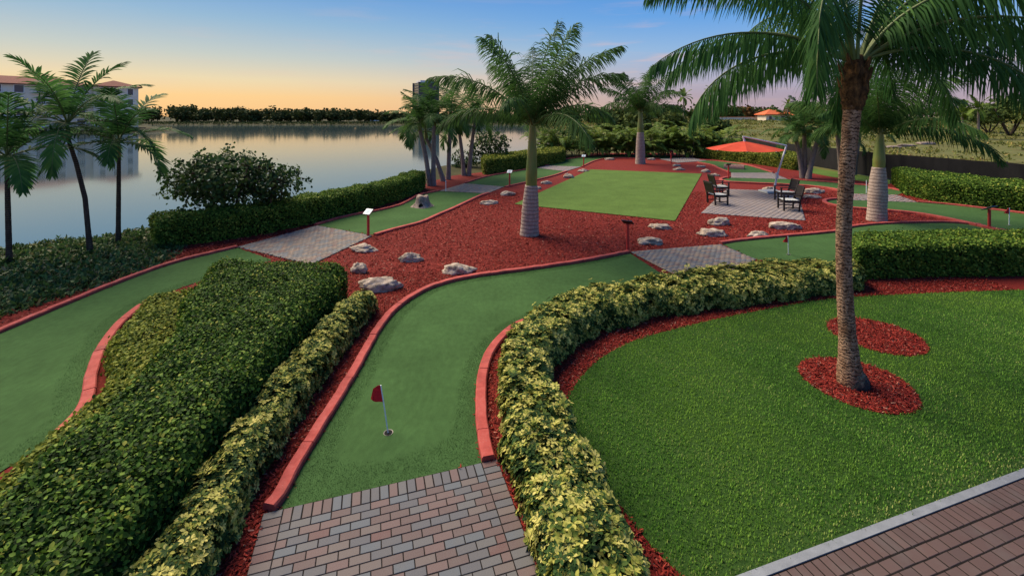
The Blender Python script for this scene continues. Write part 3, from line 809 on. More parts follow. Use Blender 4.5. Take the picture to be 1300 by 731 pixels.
H5L = np.vstack([[[.6, 2.6]], Z([(690, 727), (673, 657), (650, 590), (636, 528), (637, 472), (643, 432), (684, 392), (742, 374), (820, 360), (882, 349), (980, 338), (1085, 338)], .3)])
H5R = np.vstack([[[1.45, 2.6]], Z([(822, 708), (785, 640), (752, 567), (714, 511), (703, 483), (712, 455), (748, 421), (792, 404), (848, 390), (915, 382), (985, 373), (1098, 358)], .25)])
_d = unit(H5R - H5L); H5R = H5R - _d * .10; H5L = H5L + _d * .02
hedge('variegated_shrub_row', 'curved variegated yellow shrub border sweeping around the grass lawn', H5L, H5R, .54, 560, .071, 'schef', style='whorl', seed=14, rad=.3, lump=.11, depth=.17, parts=300, lk=1.7)
H4L = np.array([G(1083, 331)[:2], G(1300, 327)[:2], G(1480, 325)[:2]]); H4R = np.array([G(1086, 355)[:2], G(1300, 350)[:2], G(1480, 346)[:2]])
hedge('hedge', 'box-clipped dark hedge beside ringed palm trunk at the back of the lawn', H4L, H4R, .88, 1100, .066, 'hedge_mid', seed=15, rad=.2, lump=.05)
H6R = Z([(199, 318), (245, 311), (330, 299), (410, 281), (500, 257), (541, 240)], 0); 
H6L = H6R + np.array([-1.0, .95])
hedge('hedge', 'long dark hedge along the lake between the sea grape and slim palms', H6L, H6R, 1.0, 900, .075, 'hedge_mid', seed=16, rad=.25, lump=.10)
hedge('hedge', 'short yellow-green hedge by the water past the slim palm clump', Z([(612, 214), (700, 201.5), (716, 199)], 0), Z([(615, 222), (700, 209), (717, 205)], 0), 1.1, 420, .12, 'hedge_yellow', seed=17, rad=.3, lump=.1)
hedge('hedge', 'bright yellow-green hedge behind the orange umbrella in front of the fence', Z([(884, 193), (950, 199), (1012, 207)], 0), Z([(884, 200), (950, 207.5), (1010, 216.5)], 0), 1.0, 380, .12, 'hedge_yellow', seed=18, rad=.3, lump=.1)
hedge('hedge', 'clipped hedge with lit top running along the black fence screen', Z([(1132, 233), (1200, 243), (1300, 258), (1420, 277)], 0), Z([(1150, 248), (1200, 258.5), (1300, 270.5), (1420, 289)], 0), 1.1, 620, .095, 'hedge_mid', seed=19, rad=.25, lump=.07)


# ------------------------------------------------------------------ mulch chips, lawn blades, turf fringe
NOCHIP = [GREEN1, GREEN2, GREEN3, GREEN4, GREEN5, GREEN7, GREEN9, GREEN10, TURF, PATIO, PATCH1, PATCH2, PATCH3, PATCH4, LAWN, np.array([uvs(-1.2, 0), uvs(12, 0), uvs(12, 3), uvs(-1.2, 3)])]


def rand_in(poly, dens, rng, cap=400000):
    poly = np.asarray(poly)[:, :2]; lo, hi = poly.min(0), poly.max(0); n = min(int((hi - lo).prod() * dens), cap)
    P = rng.uniform(lo, hi, (n, 2)); return P[inside(P, poly)]


def in_view(P, pad=60):
    x = P[:, 0] / np.maximum(P[:, 1], .1) * FPX; return (np.abs(x) < 650 + pad) & (P[:, 1] > 3.6)


CHIP_V = np.array([(-.5, 0, 0), (.5, .1, .0), (.35, 1, .12), (-.4, .9, .0)]); CHIP_F = np.array([(0, 1, 2, 3)])


def chips(parent_poly, z, dens, rng, size=.05, excl=True, ymin=0, ymax=99):
    P = rand_in(parent_poly, dens, rng, 900000); P = P[inside(P, MULCH) & in_view(P) & (P[:, 1] > ymin) & (P[:, 1] < ymax)]
    if excl:
        for q in NOCHIP: P = P[~inside(P, q)]
    n = len(P); V3 = np.c_[P, z + rng.uniform(.002, .022, n)]
    return scatter(V3, np.tile([[0, 0, 1.]], (n, 1)), rng.uniform(.5, 1.5, n) * size, CHIP_V, CHIP_F, rng, .38, d=np.c_[rng.normal(0, 1, (n, 2)), rng.normal(0, .15, n)], wid=.3)


def join(parts):
    V, F, R, o = [], [], [], 0
    for v, f, r in parts:
        V.append(v); F.append(f + o); R.append(r); o += len(v)
    return np.vstack(V), np.vstack(F), np.concatenate(R)


rg = np.random.default_rng(21)
near_bed = [[-4, 3.4], [3, 3.4], [3, 6], [9, 9], [14, 12], [14, 13.5], [-4, 13.5]]
parts = [chips(np.array([[-3.2, 3.4], [2.6, 3.4], [9, 9.2], [12.5, 10.4], [12.5, 12.6], [-4.6, 12.6]]), 0, 2100, rg, .042, ymax=12.6),
         chips(MULCH, 0, 420, rg, .06, ymin=12.6, ymax=26), chips(np.array([[-26, 9], [-7.5, 9], [-7.5, 22], [-26, 22]]), 0, 200, rg, .07)]
o = obj('mulch_chips', mesh_from('mulch_chips', *join(parts)), M['chip']); tag(o, 'loose red wood mulch chips covering the planting beds', 'mulch', kind='stuff')
parts = [chips(c, .014, 3600, rg, .042, False) for c in (CIRC_A, CIRC_B)]
o = obj('mulch_chips', mesh_from('mulch_chips', *join(parts)), M['chip']); tag(o, 'loose red wood mulch chips in round rings on the lawn', 'mulch', kind='stuff')

BLADE_V = np.array([(-.5, 0, 0), (.5, 0, 0), (.35, .6, .18), (-.35, .6, .18), (.02, 1, .55), (-.02, 1, .55)]); BLADE_F = np.array([(0, 1, 2, 3), (3, 2, 4, 5)])


def blades(P, z, ln, wd, rng, lean=.55, tone=None):
    n = len(P); up = np.tile([[0, 0, 1.]], (n, 1)); hd = rng.normal(0, 1, (n, 3)); hd[:, 2] = 0
    d = unit(up + unit(hd) * rng.uniform(.2, 1.0, n)[:, None] * lean * 1.6); m = unit(np.cross(d, np.cross(up, d)) + 1e-6)
    return scatter(np.c_[P, np.full(n, z)], -unit(hd), rng.uniform(.6, 1.25, n) * ln, BLADE_V * np.array([1, 1, -.5]), BLADE_F, rng, .05, d=d, rnd=tone, wid=wd / ln)


P = rand_in(LAWN, 3300, rg, 900000); P = P[in_view(P, 80) & ~inside(P, CIRC_A) & ~inside(P, CIRC_B)]
keep = rg.random(len(P)) < np.interp(P[:, 1], [4, 7, 12], [1, .85, .5]); P = P[keep]
tone = np.clip(rg.beta(1.5, 1.6, len(P)) + .14 * np.sin(P[:, 0] * 2.1 + P[:, 1]) * np.cos(P[:, 1] * 1.7) + .07 * np.sin(P[:, 0] * 7 + P[:, 1] * 5), 0, .985)
de = dist_poly(P, [uvs(-1.2, 0), uvs(12, 0)], False); tone = np.where((de < .35) & (rg.random(len(P)) < (.35 - de) * 1.3), .99, tone); kp = ~((de < .12) & (rg.random(len(P)) < .45)); P, tone = P[kp], tone[kp]
o = obj('grass', mesh_from('grass', *blades(P + rg.normal(0, .022, P.shape), .003, .036, .0135, rg, 1.9, tone)), M['blade']); tag(o, 'short dense green lawn grass around the two mulch rings', 'grass', kind='stuff')

fr = []
for poly, edge_only, dmax, dens in ((GREEN1, E1L, .24, 9500), (GREEN2, None, .3, 4500)):
    P = rand_in(poly, dens, rg, 900000); P = P[in_view(P) & (P[:, 1] < 14)]
    if edge_only is not None:
        ds = [dist_poly(P, E1L, False), dist_poly(P, E1R, False), dist_poly(P, [uv1(0, 0), uv1(2.62, 0)], False) * .6]; d = -.16 * np.log(sum(np.exp(-q / .16) for q in ds))
    else:
        d = dist_poly(P, E2N, False)
    P = P[d < dmax + .02 * np.sin(P[:, 0] * 5) + rg.normal(0, .03, len(P))]
    fr.append(blades(P, .008, .0135, .0042, rg, .8, np.clip(rg.beta(2, 2.4, len(P)), 0, 1)))
o = obj('turf_fringe', mesh_from('turf_fringe', *join(fr)), M['fringe_blade']); tag(o, 'longer rough turf fringe around the edge of the putting green', 'turf', kind='stuff')


# ------------------------------------------------------------------ palms
def frond_arr(root, az, e0, ln, droop, nl, ll, lw, rng, spread=58, vang=10, ldroop=.6, pet=.14, twist=0.0, plumose=0.0, r0=.025, power=1.35, lsag=None, side=0.0):
    K = 18; s = np.linspace(0, 1, K); e = e0 - droop * s ** power; a = az + side * s ** 1.5
    T = np.stack([np.cos(e) * np.cos(a), np.cos(e) * np.sin(a), np.sin(e)], 1); st = ln / (K - 1)
    P = np.asarray(root) + np.r_[[[0, 0, 0]], np.cumsum(T[:-1] * st, 0)]
    S = np.stack([-np.sin(a), np.cos(a), 0 * a], 1); U = np.cross(T, S) * -1; U = np.cross(S, T) * -1
    U = np.cross(T, S)
    U = np.where(U[:, 2:3] * 0 + 1 > 0, U, U)
    rv, rf = tube_arr(P, r0 * (1 - .9 * s) + .003, 5)
    q = (np.arange(nl) + .5) / nl; sp = pet + (1 - pet) * q
    sp = np.r_[sp, sp]; sg = np.r_[np.ones(nl), -np.ones(nl)]; n = 2 * nl; qq = np.r_[q, q]
    ip = lambda A: np.stack([np.interp(sp, s, A[:, k]) for k in range(3)], 1)
    p, t, sd, u = ip(P), unit(ip(T)), unit(ip(S)), unit(ip(U)); u = u * np.sign(u[:, 2:3] + 1e-3)
    prof = np.clip(.45 + 1.5 * qq - 1.45 * qq ** 2 - .22 * qq ** 6, .12, 1.2) * rng.uniform(.85, 1.1, n)
    ang = np.radians(np.interp(qq, [0, .5, 1], [spread + 18, spread, spread * .45]) + rng.normal(0, 4, n))
    va = np.radians(vang + rng.normal(0, 6 + plumose, n)) + twist * sg
    d = unit(np.cos(ang)[:, None] * t + np.sin(ang)[:, None] * (sg[:, None] * sd * np.cos(va)[:, None] + u * np.sin(va)[:, None]))
    tt = [0, .35, .7, 1]; wds = [.65, 1, .75, .06]; L_ = (ll * prof)[:, None]; dr = ldroop * rng.uniform(.7, 1.3, n)[:, None]
    down = np.array([[0, 0, -1.]]); pts = [p]; dirs = [d]
    for k in range(1, 4):
        dk = unit(d + down * dr * (tt[k] ** 1.1) * 1.7); pts.append(pts[-1] + dk * L_ * (tt[k] - tt[k - 1])); dirs.append(dk)
    V = []
    for k in range(4):
        wv = unit(t - (t * dirs[k]).sum(1, keepdims=True) * dirs[k]); V += [pts[k] - wv * lw * wds[k] / 2, pts[k] + wv * lw * wds[k] / 2]
    V = np.stack(V, 1)
    f = np.array([(0, 1, 3, 2), (2, 3, 5, 4), (4, 5, 7, 6)]); F = (np.arange(n)[:, None, None] * 8 + f[None]).reshape(-1, 4)
    tone = np.clip(rng.beta(2, 2.2) * .5 + rng.random(n) * .45, 0, .97)
    Vall = np.vstack([rv, V.reshape(-1, 3)]); Fall = np.vstack([rf, F + len(rv)])
    return Vall, Fall, np.r_[np.full(len(rv), .9), np.repeat(tone, 8)], np.r_[np.ones(len(rf), int), np.zeros(len(F), int)]


def add_frond(parent, m, *a, **k):
    V, F, R, mi = frond_arr(*a, **k)
    return obj('frond', mesh_from('frond', V, F, R, mi=mi), [m, M['rachis']], parent)


def trunk_part(name, parent, P, R, m, n=16, rings=0.0, freq=9.0, jit=.0, seed=0):
    P = resample(np.asarray(P, float), max(6, int(np.linalg.norm(np.diff(P, axis=0), axis=1).sum() / .045))) if rings else smooth(np.asarray(P, float), 5)
    R = np.interp(np.linspace(0, 1, len(P)), np.linspace(0, 1, len(R)), R); rng = np.random.default_rng(seed)
    rr = np.tile(R[:, None], (1, n))
    if rings:
        ph = (P[:, 2] * freq + .3 * np.sin(P[:, 2] * 3)) % 1.0; rr = rr * (1 + rings * (ph - .5))[:, None]
    rr = rr * (1 + rng.normal(0, jit, rr.shape))
    V, F = tube_arr(P, rr, n); F = [tuple(f) for f in F] + [tuple(range((len(P) - 1) * n, len(P) * n))]
    return obj(name, mesh_from(name, V, F, sm=True), m, parent)


def crown(parent, c, n, m, ln, rng, ll, lw, e_hi=1.35, e_lo=-.25, droop=1.3, nl=60, az0=0.0, r=.12, **kw):
    for i in range(n):
        k = (i + .5) / n; az = az0 + i * 2.39996 + rng.normal(0, .12); e0 = e_hi + (e_lo - e_hi) * k ** 1.05 + rng.normal(0, .06)
        root = (c[0] + r * math.cos(az) * k, c[1] + r * math.sin(az) * k, c[2] - .25 * k * r * 4)
        add_frond(parent, m, root, az, e0, ln * rng.uniform(.88, 1.08) * (1 - .12 * abs(k - .5)), droop * (.35 + .75 * k) * rng.uniform(.85, 1.15), nl, ll, lw, rng, **kw)


def royal(label, base, hgrey, hshaft, rb, frond_len, seed, lean=(0, 0), n=14, nl=70, az0=0.0, group=None, bulge=1.0, lw=.045):
    rng = np.random.default_rng(seed); x, y, z = base; root = thing('royal_palm', label, 'palm tree', base, group)
    a = np.array([x, y, z - .05]); b = np.array([x + lean[0] * .6, y + lean[1] * .6, z + hgrey]); c = np.array([x + lean[0], y + lean[1], z + hgrey + hshaft])
    trunk_part('trunk', root, [a, a + (b - a) * .06, a + (b - a) * .3, a + (b - a) * .6, b], [rb * 1.12, rb, rb * .96 * bulge, rb * .86 * bulge, rb * .70], M['trunk_royal'], 18, .02, 5.5, .006, seed)
    trunk_part('crownshaft', root, [b, b + (c - b) * .2, b + (c - b) * .6, c, c + (c - b) * .08], [rb * .63, rb * .66, rb * .5, rb * .32, rb * .27], M['shaft'], 14)
    crown(root, c, n, M['palm_royal'], frond_len, rng, frond_len * .25, lw, e_hi=1.46, e_lo=.36, droop=1.28, nl=nl, az0=az0, r=rb * .4, plumose=30, vang=4, ldroop=.85, spread=60, pet=.08, r0=.035)
    return root


b = G(672, 298); royal('royal palm with grey ringed trunk on the mulch beside the turf rectangle', b, 1.80, 2.3, .325, 4.15, 31, (.12, 0), 17, 120, .6, lw=.038)
b = G(813, 208); royal('royal palm on the mulch behind the turf rectangle before the areca row', b, 2.85, 2.0, .42, 4.7, 32, (0, 0), 17, 80, .2, lw=.06)
b = G(1113, 280); royal('royal palm with pale swollen trunk and bright green shaft among the right hand greens', b, 2.2, 1.5, .33, 4.0, 33, (.14, 0), 17, 110, 1.1, bulge=1.08, lw=.042)

# the ringed palm standing on the lawn
b = G(1080, 488); rng = np.random.default_rng(41); X0, Y0 = b[0], b[1]
coco = thing('coconut_palm', 'tall coconut palm with brown ringed trunk standing in a mulch ring on the lawn', 'palm tree', (X0, Y0, .03))
tx = lambda px, z: np.array([(px - CX) / FPX * Y0, Y0, z]); zy = lambda py: CAM_H + (HY - py) / FPX * Y0
path = [tx(1079, .02), tx(1077, zy(440)), tx(1073, zy(380)), tx(1071, zy(300)), tx(1075, zy(220)), tx(1081, zy(150)), tx(1084, zy(118))]
trunk_part('trunk', coco, smooth(path, 6), [.185, .12, .111, .107, .107, .113, .13], M['trunk_coco'], 20, .035, 11, .02, 5)
trunk_part('root_boss', coco, [tx(1083, -.03), tx(1083, .06), tx(1081, .2), tx(1079, .36)], [.205, .2, .165, .128], M['lichen'], 18, .01, 8, .05, 6)
trunk_part('root_collar', coco, [tx(1084, -.03), tx(1084, .05), tx(1083.5, .13), tx(1083, .17)], [.232, .228, .205, .17], M['dark_rock'], 18, .01, 8, .06, 8)
trunk_part('leaf_base_sheath', coco, [tx(1082, zy(140)), tx(1084, zy(120)), tx(1085, zy(95)), tx(1086, zy(70))], [.14, .185, .19, .09], M['boot'], 16, .10, 11, .07, 7)
cc = tx(1086, zy(80)) + np.array([0, 0, .05])
A = math.radians
F_ = [  # azimuth (0 right, 90 away, 180 left, 270 to the camera), start elevation, length, total droop
    (177, 30, 3.3, 72), (188, 56, 3.9, 92), (160, 64, 4.0, 85), (216, 56, 3.2, 168), (140, 40, 3.4, 100), (222, 64, 3.2, 150),
    (8, 40, 3.8, 100), (352, 58, 4.0, 105), (25, 60, 4.0, 95), (335, 38, 3.6, 115), (40, 35, 3.4, 100), (338, 66, 3.7, 110), (18, 22, 3.2, 95), (345, 18, 3.0, 90),
    (90, 55, 3.6, 95), (115, 70, 3.7, 80), (65, 72, 3.8, 85), (240, 82, 3.2, 60), (200, 76, 3.6, 75), (355, 78, 3.7, 70), (325, 62, 3.2, 125), (80, 30, 3.2, 95), (120, 25, 3.0, 100), (60, 20, 3.0, 100), (15, 50, 3.9, 110), (358, 30, 3.5, 105), (30, 45, 3.7, 105), (165, 20, 3.0, 100), (10, 68, 3.9, 90)]
for az, e0, ln, dr in F_:
    azr = A(az + rng.normal(0, 3)); add_frond(coco, M['palm'], cc + .1 * np.array([math.cos(azr), math.sin(azr), 0]), azr, A(e0), ln, A(dr), 84, .92, .027, rng, spread=58, vang=-14, ldroop=1.6, plumose=9, pet=.14, r0=.028, power=1.15, side=rng.normal(0, .12))
mb = MB()
for i in range(14):      # old leaf stalk stubs
    a = i * 2.4; p0 = tx(1085, zy(118 - 2.5 * i)); dvec = np.array([math.cos(a), math.sin(a), 0])
    mb.tube([p0 + dvec * .10, p0 + dvec * .18 + np.array([0, 0, .09]), p0 + dvec * .22 + np.array([0, 0, .24])], [.05, .04, .018], 6)
mb.build('stalk_stubs', M['boot'], coco)


def slim_palm(label, base, top, r, n, ln, seed, group=None, dark=False, bend=.0, m='palm', ll=.5, nl=46, lw=.05, e_hi=1.4, e_lo=-.15, droop=1.5, vang=22, ldroop=.45, name='slim_palm', shaft=.55):
    rng = np.random.default_rng(seed); base, top = np.array(base, float), np.array(top, float)
    root = thing(name, label, 'palm tree', tuple(base), group); d = top - base
    md = base + d * .5 + np.array([-d[0] * bend, 0, 0]); b2 = base - np.array([0, 0, .1])
    trunk_part('trunk', root, [b2, base + (md - base) * .15, md, base + d * .8 + np.array([-d[0] * bend * .6, 0, 0]), top], [r * 1.4, r * 1.05, r, r * .92, r * .8], M['trunk_dark' if dark else 'trunk_thin'], 12, .03, 6, .01, seed)
    sh = top + np.array([d[0] * .05, 0, shaft]); trunk_part('crownshaft', root, [top, top + (sh - top) * .5, sh], [r * .95, r * .85, r * .5], M['shaft'], 10)
    crown(root, sh, n, M[m], ln, rng, ll, lw, e_hi=e_hi, e_lo=e_lo, droop=droop, nl=nl, az0=seed, r=r * .6, vang=vang, ldroop=ldroop, spread=55, pet=.12, r0=.022)
    return root


def at(px, py, Y):
    return np.array([(px - CX) / FPX * Y, Y, CAM_H + (HY - py) / FPX * Y])


LG = 'slim palms at the lake bank'
for lab, bp, tp, sd, ln, n, bd in (('slim dark palm with low crown nearest the hotel end of the bank', (12, 341), (9, 222), 51, 2.5, 13, 0), ('tallest slim dark palm with leaning trunk on the lake bank', (115, 325), (87, 178), 52, 2.7, 14, .25),
                                   ('upright slim dark palm on the bank beside the sea grape shrub', (150, 312), (151, 200), 53, 2.3, 13, 0)):
    g = G(*bp, -.05); slim_palm(lab, g, at(*tp, g[1]), .066, n, ln, sd, LG, True, bd, 'palm', .72, 34, .058, vang=26, ldroop=.38)
CG = 'slim palm clump by the water'
for i, (bp, tp, ln) in enumerate((((546, 236), (533, 166), 2.5), ((550, 236), (551, 160), 2.6), ((563, 230), (541, 176), 2.3), ((569, 228), (572, 153), 2.9), ((589, 223), (583, 168), 2.8), ((595, 223), (603, 155), 3.1))):
    g = G(*bp); slim_palm(['slim grey palm leaning out over the water at the lake hedge end', 'upright slim grey palm touching a leaning one at the lake hedge end', 'strongly slanted thin palm crossing behind two others by the water',
                'straight grey palm between the slanted palm and the twin-stem pair', 'shorter stem of the twin palms beside the open round shrub', 'taller stem of the twin palms beside the open round shrub'][i], g, at(*tp, g[1]), .14, 12, ln, 60 + i, CG, False, .1, 'palm_royal', .8, 36, .06)
RG = 'slim palm clump before the fence'
for i, (bp, tp, ln) in enumerate((((1019, 226), (1011, 180), 2.3), ((1022, 226), (1021, 172), 2.6), ((1026, 227), (1040, 172), 2.6), ((1068, 222), (1063, 172), 2.6), ((1084, 222), (1091, 175), 2.5))):
    g = G(*bp); slim_palm(['slender stem leaning toward the umbrella in the triple pale palm clump', 'upright middle stem of the triple pale palm clump by the umbrella', 'thicker stem leaning away from the umbrella in the triple palm clump',
                'slim pale palm behind the lawn palm, on its umbrella side', 'slim pale palm behind the lawn palm, on its royal palm side'][i], g, at(*tp, g[1]), .15, 12, ln, 70 + i, RG, False, .1, 'palm_royal', .7, 30, .065, e_lo=-.3)

# areca row
for i in range(15):
    rng = np.random.default_rng(100 + i); px = 697 + i * 16.2 + rng.normal(0, 2); Y = 50.5 + rng.normal(0, .5) - .12 * i
    x = (px - CX) / FPX * Y; root = thing('areca_palm', 'bushy areca palm in the dense row behind the far green', 'palm', (x, Y, 0), 'areca palm row')
    for k in range(44):
        az = rng.uniform(0, 2 * math.pi); rr = rng.uniform(.1, .75); h0 = 2.0 * rng.random() ** 1.4
        add_frond(root, M['palm_far'], (x + rr * math.cos(az), Y + rr * math.sin(az), h0), az, rng.uniform(.7, 1.38), rng.uniform(2.1, 3.2), rng.uniform(1.2, 2.0), 20, .6, .09, rng, spread=50, vang=25, ldroop=.5, pet=.2, r0=.03)
    mb = MB()
    for k in range(7):
        a = rng.uniform(0, 6.28); mb.tube([(x + .4 * math.cos(a), Y + .4 * math.sin(a), -.1), (x + .6 * math.cos(a), Y + .6 * math.sin(a), 2)], [.05, .04], 6)
    mb.build('stems', M['trunk_thin'], root)


# ------------------------------------------------------------------ loose shrubs and ground cover
def shrub(name, label, base, c, rad, seed, nst=8, ntw=300, per=12, leaf=.11, m='bush', thr=.12, cat='shrub', group=None, stem=.05, bark='wood'):
    rng = np.random.default_rng(seed); base, c, rad = np.array(base, float), np.array(c, float), np.array(rad, float)
    root = thing(name, label, cat, tuple(base), group); mb = MB()
    q = unit(rng.normal(0, 1, (ntw, 3))) * (rng.random((ntw, 1)) ** .38); q *= (1 + .22 * lumps(q * 2.3 + seed, 1))[:, None]; tips = c + q * rad
    tips = tips[tips[:, 2] > base[2] + .15]; fork = []
    for k in range(nst):
        a = k / nst * 6.28 + rng.normal(0, .3); f = c + np.array([math.cos(a) * rad[0], math.sin(a) * rad[1], 0]) * rng.uniform(.3, .6) + np.array([0, 0, rad[2] * rng.uniform(-.4, .5)])
        mid = base + (f - base) * .5 + rng.normal(0, .06, 3) * rad; mb.tube(smooth([base + rng.normal(0, .04, 3) * np.array([1, 1, 0]) - np.array([0, 0, .1]), mid, f], 4), np.linspace(stem, stem * .5, 9), 6); fork.append(f)
    fork = np.array(fork)
    for t in tips[::2]:
        f = fork[np.argmin(np.linalg.norm(fork - t, axis=1))]; mb.tube([f, (f + t) / 2 + rng.normal(0, .05, 3) * rad, t], [stem * .35, stem * .22, stem * .1], 4, False)
    mb.build('branches', M[bark], root, sm=True)
    n = len(tips); P = np.repeat(tips, per, 0) + rng.normal(0, 1, (n * per, 3)) * rad.mean() * .075; Nn = unit(P - c + np.array([0, 0, rad[2] * .6]))
    tone = np.clip(rng.beta(2, 2.3, n * per) + np.repeat(rng.normal(0, .12, n), per), 0, 1)
    V, F, R = scatter(P, Nn, rng.uniform(.7, 1.2, n * per) * leaf, rng=rng, spread=.75, rnd=tone, wid=1.15)
    obj('crown', mesh_from('crown', V, F, R), M[m], root)['kind'] = 'stuff'
    return root


g = G(285, 300, -.2); gy = g[1]
shrub('sea_grape_shrub', 'spreading sea grape shrub with layered leaves behind the lake hedge', (g[0], gy, -.3), at(283, 228, gy), (2.15, 1.5, 1.15), 81, 9, 420, 11, .135, 'bush')
sx = at(345, 215, gy); shrub('sea_grape_shrub', 'smaller outlying sea grape shrub reaching over the lake hedge', (sx[0], gy + .4, -.4), at(345, 232, gy + .4), (1.25, 1.0, .8), 82, 6, 130, 11, .13, 'bush')
g = G(625, 214, 0); gy = g[1] + 1
shrub('round_shrub', 'open round-leaved shrub at the water beside the twin-stem palms', (g[0], gy, -.2), at(622, 188, gy), (1.9, 1.2, 1.6), 83, 8, 190, 9, .20, 'bush')
shrub('round_shrub', 'low dark shrub between palm trunks at the lake edge', (G(590, 216)[0], gy + .5, -.3), at(588, 203, gy + .5), (1.3, .9, .9), 84, 6, 90, 9, .17, 'bush')

rng = np.random.default_rng(85)
gc = np.vstack([G2([(-120, 470), (0, 404), (60, 386), (120, 366), (180, 345), (222, 328), (236, 312)]), G2([(250, 296), (190, 306), (120, 318), (60, 326), (0, 338), (-120, 372)], -.5)])
P = rand_in(gc, 520, rng); P = P[in_view(P, 120)]
hz = .17 + .12 * lumps(np.c_[P, 0 * P[:, 0]], .9) + .10 * lumps(np.c_[P, 0 * P[:, 0]], 2.9); hz *= np.clip(dist_poly(P, gc) / .45, .25, 1)
bz = terrain_z(P); n = len(P); zz = bz + hz * rng.random(n) ** .4
V, F, R = scatter(np.c_[P, zz], np.tile([[0, 0, 1.]], (n, 1)), rng.uniform(.08, .2, n), NARROW_V, LEAF_F, rng, .8, d=rng.normal(0, 1, (n, 3)) + np.array([0, 0, .9]), wid=1.4)
V2, F2, R2 = scatter(np.c_[P, zz][::2], np.tile([[0, 0, 1.]], (len(P[::2]), 1)), .07, LEAF_V, LEAF_F, rng, .8)
o = obj('ground_cover', mesh_from('ground_cover', *join([(V, F, R), (V2, F2, R2)])), M['ground_cover']); tag(o, 'low tangled dark green ground cover on the lake bank under the slim palms', 'ground cover', kind='stuff')

# ------------------------------------------------------------------ rocks
def rock(name, label, p, size, m, seed, group=None, rz=0.0, sub=4, amp=1.0):
    bm = bmesh.new(); bmesh.ops.create_icosphere(bm, subdivisions=sub, radius=1.0); sd = Vector((seed * 7.3, seed * 3.1, seed * 1.7))
    for v in bm.verts:
        c = v.co.normalized(); k = 1 + amp * (.32 * noise.noise(c * 1.3 + sd) + .20 * noise.noise(c * 2.9 + sd) + .09 * noise.noise(c * 6.5 + sd) + .05 * noise.noise(c * 13 + sd))
        co = c * k; co.z = max(co.z, -.35); cr = noise.cell(co * 1.7 + sd); co *= 1 + .05 * (cr - .5)
        v.co = Vector((co.x * size[0] / 2, co.y * size[1] / 2, co.z * size[2] * .72))
    me = bpy.data.meshes.new(name); bm.to_mesh(me); bm.free()
    me.polygons.foreach_set('use_smooth', np.ones(len(me.polygons), bool))
    o = obj(name, me, M[m]); o.location = (p[0], p[1], p[2] + size[2] * .18); o.rotation_euler = (0, 0, rz); return tag(o, label, 'rock', group)


ROCKS = [(461, 318, 38, 12, 'dark streaked boulder near the sign post and brick crossing by the lake'), (521, 331, 29, 15, 'pale pointed boulder alone on the mulch before the dark hedge end'), (582.5, 346, 40, 17, 'broad pitted boulder just outside the flagged green'),
         (484, 367, 54, 22, 'long pale boulder at the corner of the variegated shrub row'), (456, 346, 22, 17, 'boulder tucked against the end of the dark hedge'), (621, 259, 23, 7, 'low flat rock along the kerb near the stump green'),
         (644, 248, 18, 8, 'small rounded rock at the foot of the lakeside sign'), (683, 240, 10, 5, 'small rock peeking from behind the royal palm trunk'), (694, 233.5, 15, 6, 'flat rock between royal palm and lakeside kerb'),
         (722, 226, 14, 8, 'knobbly cream rock between turf rectangle and brick crossing'), (740.5, 218, 14, 5, 'flat pale rock beside the far lakeside sign'), (774, 203, 12, 4, 'low rock on the mulch at the far kerb'),
         (827, 203, 11, 4, 'small rock beside the far royal palm'), (825.5, 309, 33, 11, 'smooth oblong rock at the brick crossing by a red sign'), (838.6, 290, 29, 9, 'grey flat rock below the turf rectangle corner'),
         (913, 285, 29, 13, 'craggy tan rock in front of the patio left corner'), (904, 298.5, 35, 12, 'long smooth tan rock below the patio'), (963, 300, 26, 10, 'pitted grey rock by the kerb below the patio'),
         (997, 290, 36, 13, 'peaked tan rock in front of the patio right corner'), (859, 211, 11, 4, 'upper small rock of the pair by the far red sign'), (862, 216, 14, 5, 'lower small rock of the pair by the far red sign'),
         (890, 212.5, 11, 4, 'rock at the bend of the far right kerb'), (896, 219, 12, 6, 'rounded rock beside the turf rectangle far corner'), (907, 223.5, 14, 4.5, 'flat rock near the tunnel green sign'),
         (901, 236, 12, 5, 'rock behind the left pair of chairs'), (917, 236.5, 12, 4, 'rock between chairs and curved kerb'), (977, 241, 20, 6, 'flat rock behind the umbrella base'),
         (1033, 245, 24, 8, 'tan rock right of the patio chairs, larger of two'), (1030, 251, 20, 6, 'pale low rock right of the patio chairs, smaller of two')]
for i, (px, py, wp, hp, lab) in enumerate(ROCKS):
    p = G(px, py, 0); k = p[1] / FPX; rock('boulder', lab, p, (wp * k * 1.0, wp * k * .55, max(hp * k * .74, .12)), 'rock', i + 1, 'landscape boulders', rz=(i * 1.1) % .7 - .35)
rng = np.random.default_rng(90)
for i, px in enumerate(np.linspace(-40, 205, 17)):
    py = np.interp(px, [-40, 0, 60, 120, 205], [352, 337, 327, 320, 305]) + rng.normal(0, 1.5); p = G(px, py, -.55); k = p[1] / FPX; s = rng.uniform(16, 34) * k
    rock('shore_rock', 'dark wet rock lining the lake edge below the ground cover', p, (s, s * .8, s * .55), 'dark_rock', 50 + i, 'rocks along the water edge', rng.uniform(0, 3), 3)

